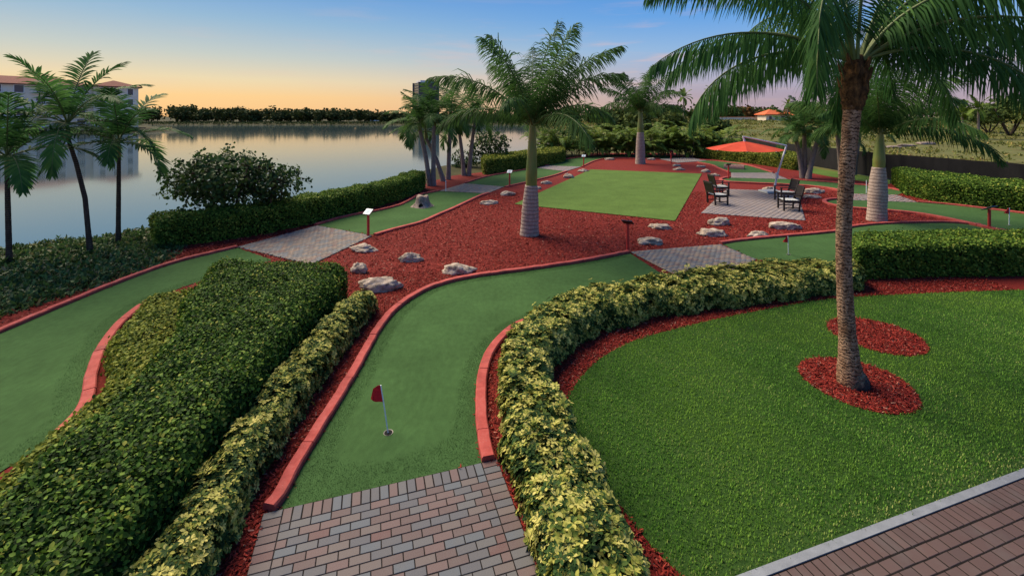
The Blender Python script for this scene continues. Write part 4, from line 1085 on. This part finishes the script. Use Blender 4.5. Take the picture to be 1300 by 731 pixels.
# ------------------------------------------------------------------ hole signs, flags, obstacles
def sign(label, px, py, hpx, rz, tilt=38, wide=.34, group='hole signs'):
    p = G(px, py, 0); h = hpx / FPX * p[1]; root = thing('hole_sign', label, 'sign', (0, 0, 0), group)
    MB().tube([(0, 0, -.05), (0, 0, h - .06)], [.048, .048], 12).build('post', M['red_metal'], root)
    t = math.radians(tilt); mb = MB().box((0, 0, h), (wide, wide * .82, .03), 0, t, 0, .006); b = mb.build('panel', M['black_plastic'], root)
    nrm = Vector((0, -math.sin(t), math.cos(t))); c = Vector((0, 0, h)) + nrm * .018
    MB().box(tuple(c), (wide * .9, wide * .72, .006), 0, t).build('plaque', M['plaque'], b)
    MB().box(tuple(c + nrm * .004 + Vector((0, .0, .0))), (wide * .42, wide * .44, .003), 0, t).build('print', M['plaque_print'], b)
    root.location = (p[0], p[1], 0); root.rotation_euler = (0, 0, math.radians(rz)); return root


sign('red post sign with white plaque where brick crossing meets the stump green', 467.5, 300, 31, -28)
sign('red post sign with tilted plaque on the lakeside kerb behind the royal palm', 647, 237, 19, -20)
sign('red post sign at the brick crossing nearest the areca row', 741, 212, 14, -15)
sign('red post sign facing the patio beside the middle brick crossing', 797, 320, 38, 150, 30)
sign('red post sign at the brick crossing behind the turf rectangle', 852, 208, 16, 190, 30)
sign('red post sign beside the tunnel pipe green', 925, 227, 18, 185, 30)
sign('red post sign with dark top behind the box hedge at the right hand green', 1256, 291, 27, 200, 30, .42)


def flag(label, px, py, hpx, lean=0.0, rz=0.0, red=True):
    p = G(px, py, .012); h = hpx / FPX * p[1]; k = max(1.0, p[1] / 11.0); root = thing('hole_flag', label, 'flag', (0, 0, 0), 'golf hole flags')
    top = (lean * h, 0, h); MB().tube([(0, 0, -.03), (lean * h * .5, 0, h * .5), top], [.009 * k, .009 * k, .008 * k], 8).build('pole', M['white_paint'], root)
    n = 40; V = []; F = []
    for r, z in ((.054, -.002), (.064, .003), (.064, .0), (.054, -.002)): V += [(r * math.cos(i / n * 6.2832), r * math.sin(i / n * 6.2832), z) for i in range(n)]
    F = [(j * n + i, j * n + (i + 1) % n, (j + 1) * n + (i + 1) % n, (j + 1) * n + i) for j in range(3) for i in range(n)]
    cup = obj('cup', mesh_from('cup', V, F), M['hole'], root); V = [(.054 * math.cos(i / n * 6.2832), .054 * math.sin(i / n * 6.2832), .001) for i in range(n)]
    obj('cup_shade', mesh_from('cup_shade', V, [tuple(range(n))]), M['hole_shade'], cup)  # flat dark disc drawn as the shade down in the cup
    if red:
        V = []; a, c = 9, 6; fh, fw = h * .36, h * .27
        for j in range(c):
            for i in range(a):
                u, v = i / (a - 1), j / (c - 1); z = h - fh * v * (1 - .25 * u) - .06 * fh * u; xx = lean * z - fw * u * (.55 + .45 * v) ; V.append((xx, .035 * math.sin(5 * u + 2 * v) * u * k, z - .05 * u * fh))
        F = [(j * a + i, j * a + i + 1, (j + 1) * a + i + 1, (j + 1) * a + i) for j in range(c - 1) for i in range(a - 1)]
        V2 = [(x, y + .004, z) for x, y, z in V]; nn = len(V)
        obj('flag_cloth', mesh_from('flag_cloth', V + V2, F + [tuple(q + nn for q in f[::-1]) for f in F], sm=True), M['flag_red'], root)
    root.location = (p[0], p[1], .014); root.rotation_euler = (0, 0, rz); return root


flag('red hole flag on thin white pole on the green by the brick steps', 493, 549, 60, -.16)
flag('small white hole pin on the green behind the curved shrub border', 1001, 323, 23, -.03)
flag('red-tipped hole flag beside the dark-topped sign on the right hand green', 1281, 286, 22, .02)
flag('thin white hole pin on the green behind the swollen royal palm', 1100, 245, 16, 0, 0, False)
flag('thin white hole pin on the stump green near its brick crossing', 566, 243, 14, 0, 0, False)

# hollow stump on the lakeside green
p = G(536, 262, .012); rng = np.random.default_rng(5); root = thing('tree_stump', 'hollow grey tree stump obstacle on the green beside the lake hedge', 'stump', tuple(p)); n = 28; V = []; F = []
rows = [(.50, 0), (.39, .09), (.31, .19), (.28, .35), (.27, .47), (.24, .50)]
for r, z in rows:
    for i in range(n):
        a = i / n * 6.2832; fl = 1 + (.16 * max(0, math.sin(4 * a + .6)) * (1 - z / .65)) + .05 * math.sin(9 * a) + .03 * rng.normal(); V.append((p[0] + r * fl * math.cos(a), p[1] + r * fl * math.sin(a), p[2] + z + (.05 * math.sin(3 * a) if z > .45 else 0)))
F = [(j * n + i, j * n + (i + 1) % n, (j + 1) * n + (i + 1) % n, (j + 1) * n + i) for j in range(len(rows) - 1) for i in range(n)] + [tuple(range((len(rows) - 1) * n, len(rows) * n))]
obj('trunk', mesh_from('trunk', V, F, sm=True), M['stump'], root)
MB().tube([(p[0] + .02, p[1] - .45, p[2] + .09), (p[0] + .02, p[1] - .26, p[2] + .1)], [.11, .10], 14).build('hollow', M['hole_shade'], root)  # dark plug painted as the shade within the stump, no cavity modelled

# tunnel pipe
p = G(932, 214, .012); root = thing('tunnel_pipe', 'short clay tunnel pipe lying on the green before the yellow hedge', 'pipe', tuple(p)); n = 20; V = []; d = Vector((.85, -.5, 0)).normalized(); s = Vector((-d.y, d.x, 0))
for r, t in ((.34, -.75), (.34, .75), (.28, .75), (.28, -.75)):
    for i in range(n + 1):
        a = math.pi * (1.12 * i / n - .06); q = Vector(p) + d * t + s * r * math.cos(a) + Vector((0, 0, max(0, r * math.sin(a)))); V.append(tuple(q))
k = n + 1; F = [(j * k + i, j * k + i + 1, ((j + 1) % 4) * k + i + 1, ((j + 1) % 4) * k + i) for j in range(4) for i in range(n)]
obj('shell', mesh_from('shell', V, F), M['pipe'], root)
q = Vector(p) + Vector((0, 0, .02)); MB().box(tuple(q + Vector((0, 0, .1))), (1.2, .44, .2), math.atan2(d.y, d.x)).build('pipe_shade', M['hole_shade'], root)  # dark block fills the pipe in place of its inside shade


# ------------------------------------------------------------------ patio furniture
def make_chair():
    root = thing('patio_armchair', 'x', 'chair', (0, 0, 0), 'patio armchairs'); W, D = .66, .62
    for sx in (-1, 1):
        x = sx * (W / 2 - .03)
        MB().bar((x, -D / 2 + .03, 0), (x, -D / 2 + .03, .62), .055, .055).build('leg', M['chair_black'], root)
        MB().bar((x, D / 2 - .03, 0), (x, D / 2 + .01, .46), .055, .055).bar((x, D / 2 + .01, .44), (x, D / 2 + .16, .98), .055, .05).build('leg', M['chair_black'], root)
        MB().box((x, 0, .645), (.075, D + .06, .03), bev=.006).build('armrest', M['chair_black'], root)
        MB().box((x, 0, .36), (.03, D - .06, .07)).build('side_rail', M['chair_black'], root)
        MB().box((x, 0, .14), (.028, D - .06, .035)).build('stretcher', M['chair_black'], root)
    MB().box((0, -D / 2 + .05, .36), (W - .08, .03, .07)).build('front_rail', M['chair_black'], root)
    seat = MB().box((0, 0, .405), (W - .12, D - .08, .025)).build('seat', M['chair_black'], root)
    for i in range(6):
        MB().box((0, -D / 2 + .08 + i * .094, .428), (W - .10, .07, .02), bev=.004).build('slat', M['slat_pale'], seat)
    back = MB().bar((-W / 2 + .06, D / 2 + .155, .95), (W / 2 - .06, D / 2 + .155, .95), .04, .08).bar((-W / 2 + .06, D / 2 + .04, .52), (W / 2 - .06, D / 2 + .04, .52), .035, .06).build('backrest', M['chair_black'], root)
    for i in range(7):
        x = -W / 2 + .1 + i * (W - .2) / 6; MB().bar((x, D / 2 + .05, .54), (x, D / 2 + .145, .92), .05, .018, (0, 1, 0)).build('slat', M['chair_black'], back)
    return root


ch = make_chair()
for i, (px, py, rz, lab) in enumerate(((911, 259.5, 97, 'black slatted armchair of the left patio pair, on the pavers before its twin'), (914, 248, 92, 'black slatted armchair of the left patio pair, by the mulch rocks'),
                                       (1001, 267, -100, 'black slatted armchair of the pair below the umbrella, by the patio front corner'), (996, 256, -95, 'black slatted armchair of the pair below the umbrella, beside its base'))):
    o = ch if i == 0 else copy_tree(ch)
    p = G(px, py, 0); o.location = (p[0], p[1], .03); o.rotation_euler = (0, 0, math.radians(rz)); o['label'] = lab; o.scale = (1.12, 1.12, 1.12)

p = G(982.5, 245, 0); Yu = p[1]; root = thing('cantilever_umbrella', 'orange cantilever umbrella on bent silver pole shading the patio', 'umbrella', (p[0], Yu, .03)); P_ = lambda px, py, dy=0: tuple(np.array([(px - CX) / FPX * (Yu + dy), Yu + dy, CAM_H + (HY - py) / FPX * (Yu + dy)]))
MB().box((p[0] - .18, Yu, .09), (.95, .8, .1), .1, bev=.02).build('base', M['slat_pale'], root)
MB().tube([(p[0], Yu, .1), P_(986.5, 222), P_(998.5, 185)], [.06, .048, .042], 12).build('pole', M['aluminium'], root)
arm = MB().tube([P_(998.5, 185), P_(970, 179), P_(943, 173.5)], [.042, .038, .034], 10).build('arm', M['aluminium'], root)
MB().box(P_(986.2, 223), (.13, .14, .3), bev=.02).build('crank', M['aluminium'], root)
c = np.array(P_(945, 179.5)); R_ = 2.0; zr = P_(945, 189.3)[2]
for i in range(8):                     # one canvas panel for each eighth
    a0, a1 = (i / 8 + .06) * 6.2832, ((i + 1) / 8 + .06) * 6.2832; V = []; F = []; nr, na = 7, 5
    for r in range(nr):
        for q in range(na):
            t = r / (nr - 1); u = q / (na - 1); sag = 1 - .035 * math.sin(math.pi * u) * t
            x = (math.cos(a0) * (1 - u) + math.cos(a1) * u) * R_ * t * sag; y = (math.sin(a0) * (1 - u) + math.sin(a1) * u) * R_ * t * sag
            V.append((c[0] + x, c[1] + y, c[2] + (zr - c[2]) * (t ** 1.12) - .05 * math.sin(math.pi * u) * t))
    F = [(r * na + q, r * na + q + 1, (r + 1) * na + q + 1, (r + 1) * na + q) for r in range(nr - 1) for q in range(na - 1)]
    obj('canopy_panel', mesh_from('canopy_panel', V, F, sm=True), M['orange'], root)
    MB().bar((c[0], c[1], c[2] - .05), (c[0] + math.cos(a0) * R_, c[1] + math.sin(a0) * R_, zr - .02), .03, .03).build('rib', M['aluminium'], root)
MB().tube([tuple(c - np.array([0, 0, .35])), tuple(c + np.array([0, 0, .05])), P_(943, 173.5)], [.05, .06, .03], 10).build('hub', M['aluminium'], root)

# ------------------------------------------------------------------ fence with black screen
fp = [(925, 190), (960, 196.5), (1005, 206), (1055, 215), (1095, 222), (1130, 228), (1180, 234.5), (1240, 241.5), (1300, 248.5), (1380, 258), (1480, 270)]
fw = smooth(G2(fp), 4); FH = 1.75; fw = resample(fw, max(12, int(np.linalg.norm(np.diff(fw, axis=0), axis=1).sum() / 2.4)))
fc = thing('fence', 'long black screened fence between the garden and the open field', 'fence', (fw[len(fw) // 2][0], fw[len(fw) // 2][1], 0))
for i in range(len(fw)):
    x, y = fw[i]; MB().tube([(x, y, -.1), (x, y, FH + .04)], [.035, .035], 8).build('post', M['fence_post'], fc)
    if i + 1 < len(fw):
        a, b = fw[i], fw[i + 1]; V = []; t = unit((b - a)[None])[0]; s = np.array([-t[1], t[0]])
        for k in range(9):
            u = k / 8; q = a + (b - a) * u; off = .03 * math.sin(math.pi * u) * math.sin(i * 1.7); top = FH - .06 * math.sin(math.pi * u) * (.5 + .5 * math.sin(i * 2.1))
            for z in (.02, FH * .5, top):
                V.append((q[0] + s[0] * (off - .045), q[1] + s[1] * (off - .045), z))
        F = [(k * 3 + j, (k + 1) * 3 + j, (k + 1) * 3 + j + 1, k * 3 + j + 1) for k in range(8) for j in range(2)]
        obj('screen_panel', mesh_from('screen_panel', V, F, sm=True), M['fence_cloth'], fc)

# ------------------------------------------------------------------ the far shore: woods, hotel, tower, houses, field
def clump_trees(rng, pts, hgt, rad, per, leaf, trunk=True):
    """foliage clumps and trunks for trees that stand too far off to need more"""
    Vs = []; tr = MB()
    for (x, y, z), h, r in zip(pts, hgt, rad):
        nb = 7; ctr = np.array([x, y, z + h * (.62 if not trunk else .5)]); q = unit(rng.normal(0, 1, (nb, 3))) * rng.uniform(.3, .75, (nb, 1)) * np.array([r, r, h * (.36 if not trunk else .46)])
        cs = ctr + q; n = per; k = rng.integers(0, nb, n); d = unit(rng.normal(0, 1, (n, 3))) * (rng.random((n, 1)) ** .4) * np.array([r * .55, r * .55, h * .2])
        P = cs[k] + d; Vs.append(scatter(P, unit(d) + np.array([0, 0, .3]), rng.uniform(.6, 1.3, n) * leaf, rng=rng, spread=.7, wid=1.4, rnd=np.clip(rng.beta(2, 2, n) * .7 + rng.uniform(0, .3), 0, 1)))
        if trunk: tr.tube([(x, y, z - .3), (x + rng.normal(0, .1) * r, y, z + h * .55)], [h * .022, h * .014], 5)
    return join(Vs), tr


def gz(x, y):
    return float(terrain_z(np.array([[x, y]]))[0])


rng = np.random.default_rng(200)
n = 230; X = np.linspace(-330, 45, n) + rng.normal(0, 1.2, n); Y = rng.uniform(300, 345, n); pts = [(x, y, .3) for x, y in zip(X, Y)]
hh = np.interp(X, [-330, -250, -150, -95, -70, 45], [11.5, 11.8, 10.5, 8.8, 6.8, 6.4]) * rng.uniform(.75, 1.12, n)
arrs, tr = clump_trees(rng, pts, hh, hh * .55, 190, 1.5)
root = thing('woodland', 'dark belt of woodland beyond the lake', 'woodland', (-150, 320, 0)); obj('crowns', mesh_from('crowns', *arrs), M['far_leaf'], root)['kind'] = 'stuff'; tr.build('trunks', M['wood'], root)['kind'] = 'stuff'; root['kind'] = 'stuff'
for (x0, x1, y0, y1, n, h0, m, lab, sd) in ((20, 190, 230, 300, 110, 8.0, 'far_leaf_green', 'mixed green trees on the horizon behind the areca row and field', 201), (60, 210, 250, 320, 46, 8.6, 'far_leaf_sunlit', 'trees tinted with orange evening light on the horizon beyond the field', 202), (190, 420, 240, 330, 90, 9, 'far_leaf_green', 'green trees on the horizon at the fence end of the field', 203)):
    rng = np.random.default_rng(sd); pts = [(x_, y_, gz(x_, y_)) for x_, y_ in zip(rng.uniform(x0, x1, n), rng.uniform(y0, y1, n))]; hh = h0 * rng.uniform(.6, 1.25, n)
    arrs, tr = clump_trees(rng, pts, hh, hh * .55, 130, 1.3); root = thing('woodland', lab, 'woodland', (x0, y0, 0)); obj('crowns', mesh_from('crowns', *arrs), M[m], root)['kind'] = 'stuff'; tr.build('trunks', M['wood'], root)['kind'] = 'stuff'; root['kind'] = 'stuff'


def field_tree(label, px, Y, h, r, seed, m='far_leaf_green', leaf=.5, per=900, group='trees in the field'):
    rng = np.random.default_rng(seed); x = (px - CX) / FPX * Y; z = gz(x, Y); arrs, tr = clump_trees(rng, [(x, Y, z)], [h], [r], per, leaf, False)
    root = thing('field_tree', label, 'tree', (x, Y, z), group); obj('crown', mesh_from('crown', *arrs), M[m], root)['kind'] = 'stuff'
    mb = MB()
    for k in range(4):
        a = k * 1.7 + seed; mb.tube(smooth([(x + .1 * math.cos(a), Y + .1 * math.sin(a), z - .2), (x + .3 * r * math.cos(a), Y + .3 * r * math.sin(a), z + h * .3), (x + .5 * r * math.cos(a), Y + .5 * r * math.sin(a), z + h * .62)], 4), np.linspace(h * .025, h * .012, 9), 6)
    mb.build('trunk', M['wood'], root, sm=True)


field_tree('rounded green tree rising above the areca row behind the far royal palm', 812, 64, 5.2, 3.2, 211); field_tree('bushy tree above the areca row near the far royal palm', 775, 68, 5.0, 3.0, 212)
field_tree('dark bushy tree beyond the areca row end by the field', 905, 78, 4.0, 3.2, 213); field_tree('green tree above the areca row left of the field', 850, 72, 4.8, 3.0, 214)
field_tree('green bushy tree at the edge of the field past the fence end', 1282, 92, 9.0, 5.5, 215, leaf=.6, per=1300); field_tree('second bushy tree overlapping at the edge of the field past the fence end', 1325, 84, 8.0, 5, 216, leaf=.6, per=1200)
field_tree('low field tree beside the leaning dead palms', 1255, 105, 6.5, 5, 217, leaf=.6, per=900); field_tree('low bush tree in the field before the woods', 1150, 120, 3.6, 4.5, 218, leaf=.5, per=700)
for i, (px, top, Y, lab) in enumerate(((905, 121, 120, 'tall palm standing alone beyond the field above the areca row'), (868, 126, 125, 'palm beside the tall lone palm beyond the areca row'), (1000, 134, 195, 'far palm rising by the orange roofed house'), (1242, 142, 82, 'shaggy palm among field trees'), (1222, 148, 84, 'short shaggy palm beside its taller neighbour among field trees'))):
    x = (px - CX) / FPX * Y; slim_palm(lab, (x, Y, gz(x, Y)), at(px, top, Y), .2, 13, 3.0, 220 + i, 'far palms', False, .05, 'palm_far', .8, 26, .16, e_lo=-.5, name='far_palm')

rng = np.random.default_rng(230); P = np.c_[rng.uniform(-5, 330, 60000), 30 + 270 * rng.random(60000) ** 1.7]
fpoly = np.vstack([fw, [[60, 30], [340, 30], [340, 300], [10, 300], [14, 62]]]); P = P[inside(P, fpoly) & (dist_poly(P, fw, False) > .6) & (np.abs(P[:, 0] / P[:, 1]) < 1.3)]
pat = hnoise(P[:, 0] * 2.3, P[:, 1] * 2.3) + rng.normal(0, .25, len(P)); P = P[pat > -.05]; P = P[:17000]; n = len(P)
P6 = np.repeat(P, 6, 0) + rng.normal(0, .25, (n * 6, 2)); sc_ = np.repeat(rng.uniform(.3, .9, n), 6) * np.interp(P6[:, 1], [30, 120, 300], [.55, 1, 1.6])
tone = np.clip(np.repeat(.5 + .35 * hnoise(P[:, 0] * 3.1, P[:, 1] * 1.3), 6) + rng.normal(0, .2, n * 6), 0, 1)
V, F, R = scatter(np.c_[P6, terrain_z(P6) - .05], np.tile([[0, 0, 1.]], (n * 6, 1)), sc_, NARROW_V, LEAF_F, rng, .9, d=rng.normal(0, .7, (n * 6, 3)) + np.array([0, 0, .8]), rnd=tone, wid=1.3)
o = obj('field_scrub', mesh_from('field_scrub', V, F, R), M['scrub']); tag(o, 'rough grass and scrub growing over the open field', 'scrub', kind='stuff')
rng = np.random.default_rng(231); P = np.c_[rng.uniform(-330, 20, 30000), rng.uniform(256, 300, 30000)]; P = P[~inside(P, shore) & (dist_poly(P, shore) < 34)][:12000]; n = len(P)
V, F, R = scatter(np.c_[P, terrain_z(P) - .1], np.tile([[0, 0, 1.]], (n, 1)), rng.uniform(.6, 1.5, n), NARROW_V, LEAF_F, rng, .8, d=rng.normal(0, .5, (n, 3)) + np.array([0, 0, 1]), wid=2)
o = obj('shore_reeds', mesh_from('shore_reeds', V, F, R), M['far_leaf']); tag(o, 'reeds and grass along the far lake shore', 'reeds', kind='stuff')


def wall_windows(root, org, du, nrm, ncol, nrow, pitch, fh, z0, ww, wh, m_frame='white_wall', balcony=None, mg='glass'):
    du, nrm = Vector(du), Vector(nrm); rz = math.atan2(du.y, du.x)
    for r in range(nrow):
        for c in range(ncol):
            p = Vector(org) + du * pitch * (c + .5) + Vector((0, 0, z0 + r * fh + wh / 2)); q = MB()
            for sx in (-1, 1): q.box(tuple(p + du * sx * ww / 2 + nrm * .06), (.14, .2, wh + .14), rz)
            for sz in (-1, 1): q.box(tuple(p + Vector((0, 0, sz * wh / 2)) + nrm * .06), (ww - .14, .2, .14), rz)
            f = q.build('window', M[m_frame], root); MB().box(tuple(p + nrm * .03), (ww - .14, .06, wh - .14), rz).build('pane', M[mg], f)
            if balcony and c % balcony == 0:
                b = MB().box(tuple(p + nrm * .75 + Vector((0, 0, -wh / 2 - .1))), (pitch * .86, 1.4, .16), rz).build('balcony', M['white_wall'], root)
                q = MB().box(tuple(p + nrm * 1.4 + Vector((0, 0, -wh / 2 + .95))), (pitch * .86, .08, .08), rz)
                for k in range(9): q.box(tuple(p + du * (k - 4) * pitch * .105 + nrm * 1.4 + Vector((0, 0, -wh / 2 + .45))), (.06, .06, .95), rz)
                q.build('railing', M['white_wall'], b)


def hip_roof(root, c, du, dv, lx, ly, z, h, over=.9, m='roof_red'):
    du, dv, c = Vector(du), Vector(dv), Vector(c); X, Y = lx / 2 + over, ly / 2 + over; rid = max(X - Y, 0); rid2 = max(Y - X, 0)
    pt = lambda a, b, zz: tuple(c + du * a + dv * b + Vector((0, 0, zz)))
    V = [pt(-X, -Y, z), pt(X, -Y, z), pt(X, Y, z), pt(-X, Y, z), pt(-X, -Y, z - .3), pt(X, -Y, z - .3), pt(X, Y, z - .3), pt(-X, Y, z - .3), pt(-rid, -rid2, z + h), pt(rid, rid2 if rid2 else 0, z + h)]
    F = [(4, 5, 1, 0), (5, 6, 2, 1), (6, 7, 3, 2), (7, 4, 0, 3), (7, 6, 5, 4)]
    F += [(0, 1, 9, 8), (1, 2, 9), (2, 3, 8, 9), (3, 0, 8)] if rid else [(0, 1, 8), (1, 2, 9, 8), (2, 3, 9), (3, 0, 8, 9)]
    return obj('roof', mesh_from('roof', V, F), M[m], root)


# hotel across the water
C0 = Vector((-127, 151, 0)); du = Vector((-.654, -.757, 0)).normalized(); nv = Vector((.757, -.654, 0)).normalized(); bk = -nv
hotel = thing('hotel_building', 'cream hotel block with red tiled roof and balconies across the lake', 'building', tuple(C0 + du * 40)); rz = math.atan2(du.y, du.x)
MB().box(tuple(C0 + du * 46 + bk * 8 + Vector((0, 0, 6.9))), (80, 16, 13.8), rz).build('wall', M['cream'], hotel)
MB().box(tuple(C0 + du * 3.5 + bk * 6.5 + Vector((0, 0, 6.9))), (11, 18, 13.8), rz).build('corner_pavilion', M['cream'], hotel)
hip_roof(hotel, C0 + du * 47.5 + bk * 8, du, nv, 78, 16, 13.85, 2.6); hip_roof(hotel, C0 + du * 3.5 + bk * 6.5, du, nv, 11, 18, 13.95, 2.2)
wall_windows(hotel, C0 + du * 9.4 + nv * .02, du, nv, 14, 4, 4.4, 3.35, 1.2, 2.0, 2.2, balcony=2)
wall_windows(hotel, C0 + du * -1.6 + nv * 2.52, du, nv, 3, 4, 3.4, 3.35, 1.2, 1.5, 2.1)
wall_windows(hotel, C0 - du * 2.02 + nv * 2.3, bk, -du, 4, 4, 4.2, 3.35, 1.2, 1.6, 2.1)
MB().box(tuple(C0 + du * 9.2 + nv * .3 + Vector((0, 0, 13.2))), (.01, .5, .5), rz).build('cornice', M['white_wall'], hotel)
mb = MB()
for k in range(10): mb.box(tuple(C0 + du * (k * 4) + nv * 12 + Vector((0, 0, -.2))), (.3, .3, 2.4), rz)
mb.box(tuple(C0 + du * 18 + nv * 12 + Vector((0, 0, .7))), (40, 2.2, .25), rz); o = mb.build('boat_dock', M['wood'], None, tuple(C0 + du * 18 + nv * 12)); tag(o, 'dark timber dock on posts at the foot of the hotel', 'dock')

# office tower and low white building
tw = Vector(((540.5 - CX) / FPX * 600, 600, 0)); tower = thing('office_tower', 'grey high-rise tower standing alone beyond the lake woods', 'building', tuple(tw)); ra = .5
MB().box((tw.x, tw.y, 24), (25, 25, 48), ra).build('wall', M['tower_wall'], tower); MB().box((tw.x - 1, tw.y, 49.5), (18, 18, 3), ra).build('plant_room', M['white_wall'], tower)
for k in range(13):
    MB().box((tw.x, tw.y, 5 + k * 3.4), (25.3, 25.3, 1.7), ra).build('window_band', M['glass'], tower)
for sx in (-1, 1):
    for sy in (-1, 1):
        v = Vector((sx * 12.7, sy * 12.7, 0)); v.rotate(Matrix.Rotation(ra, 3, 'Z')); MB().box((tw.x + v.x, tw.y + v.y, 24.2), (2.2, 2.2, 48.4), ra).build('corner_pier', M['tower_wall'], tower)
wx = (483 - CX) / FPX * 420; wb = thing('low_white_building', 'low white building at the end of the lake woods', 'building', (wx, 420, 0))
MB().box((wx, 420, 2.6), (22, 12, 5.2)).build('wall', M['white_wall'], wb); MB().box((wx, 420, 5.4), (23, 13, .4)).build('roof', M['tower_wall'], wb); wall_windows(wb, (wx - 10.5, 413.97, 0), (1, 0, 0), (0, -1, 0), 6, 1, 3.5, 3, 1.4, 2.2, 1.8)

# orange roofed house and long wall beyond the field
hx, hyy = (980 - CX) / FPX * 200, 200; hz_ = gz(hx, hyy) - .1; hs = thing('house', 'cream house with bright orange tiled roof beyond the field', 'house', (hx, hyy, hz_))
MB().box((hx, hyy, hz_ + 1.5), (9, 7, 3.0)).build('wall', M['cream'], hs); hip_roof(hs, (hx, hyy, hz_), (1, 0, 0), (0, 1, 0), 9, 7, 3.05, 2.2, 1.0, 'roof_orange')
MB().box((hx + 6.4, hyy + 1.5, hz_ + 1.3), (5, 5.5, 2.6)).build('wing', M['cream'], hs); hip_roof(hs, (hx + 6.4, hyy + 1.5, hz_), (1, 0, 0), (0, 1, 0), 5, 5.5, 2.65, 1.7, .8, 'roof_orange'); wall_windows(hs, (hx - 4, hyy - 3.53, hz_), (1, 0, 0), (0, -1, 0), 3, 1, 2.6, 3, .7, 1.4, 1.6)
x0, x1 = (905 - CX) / FPX * 205, (964 - CX) / FPX * 205; wz = gz((x0 + x1) / 2, 205); lw_ = thing('boundary_wall', 'long low pale wall beyond the field beside the orange roofed house', 'wall', ((x0 + x1) / 2, 205, wz))
MB().box(((x0 + x1) / 2, 205, wz + .5), (x1 - x0, .4, 2.0)).build('wall', M['cream'], lw_); MB().box(((x0 + x1) / 2, 205, wz + 1.6), (x1 - x0 + .3, .7, .2)).build('coping', M['roof_orange'], lw_)
for i, px in enumerate((1134, 1152, 1175)):
    Yf = 60 + i * 1.5; x = (px - CX) / FPX * Yf; rock('field_rubble', ['flat grey rubble slab lying in the field grass', 'second rubble slab in the middle of the field pile', 'end rubble slab of the field pile'][i], (x, Yf, gz(x, Yf)), (2.6, 1.2, .4), 'stump', 70 + i, 'rubble in the field', 0, 3)
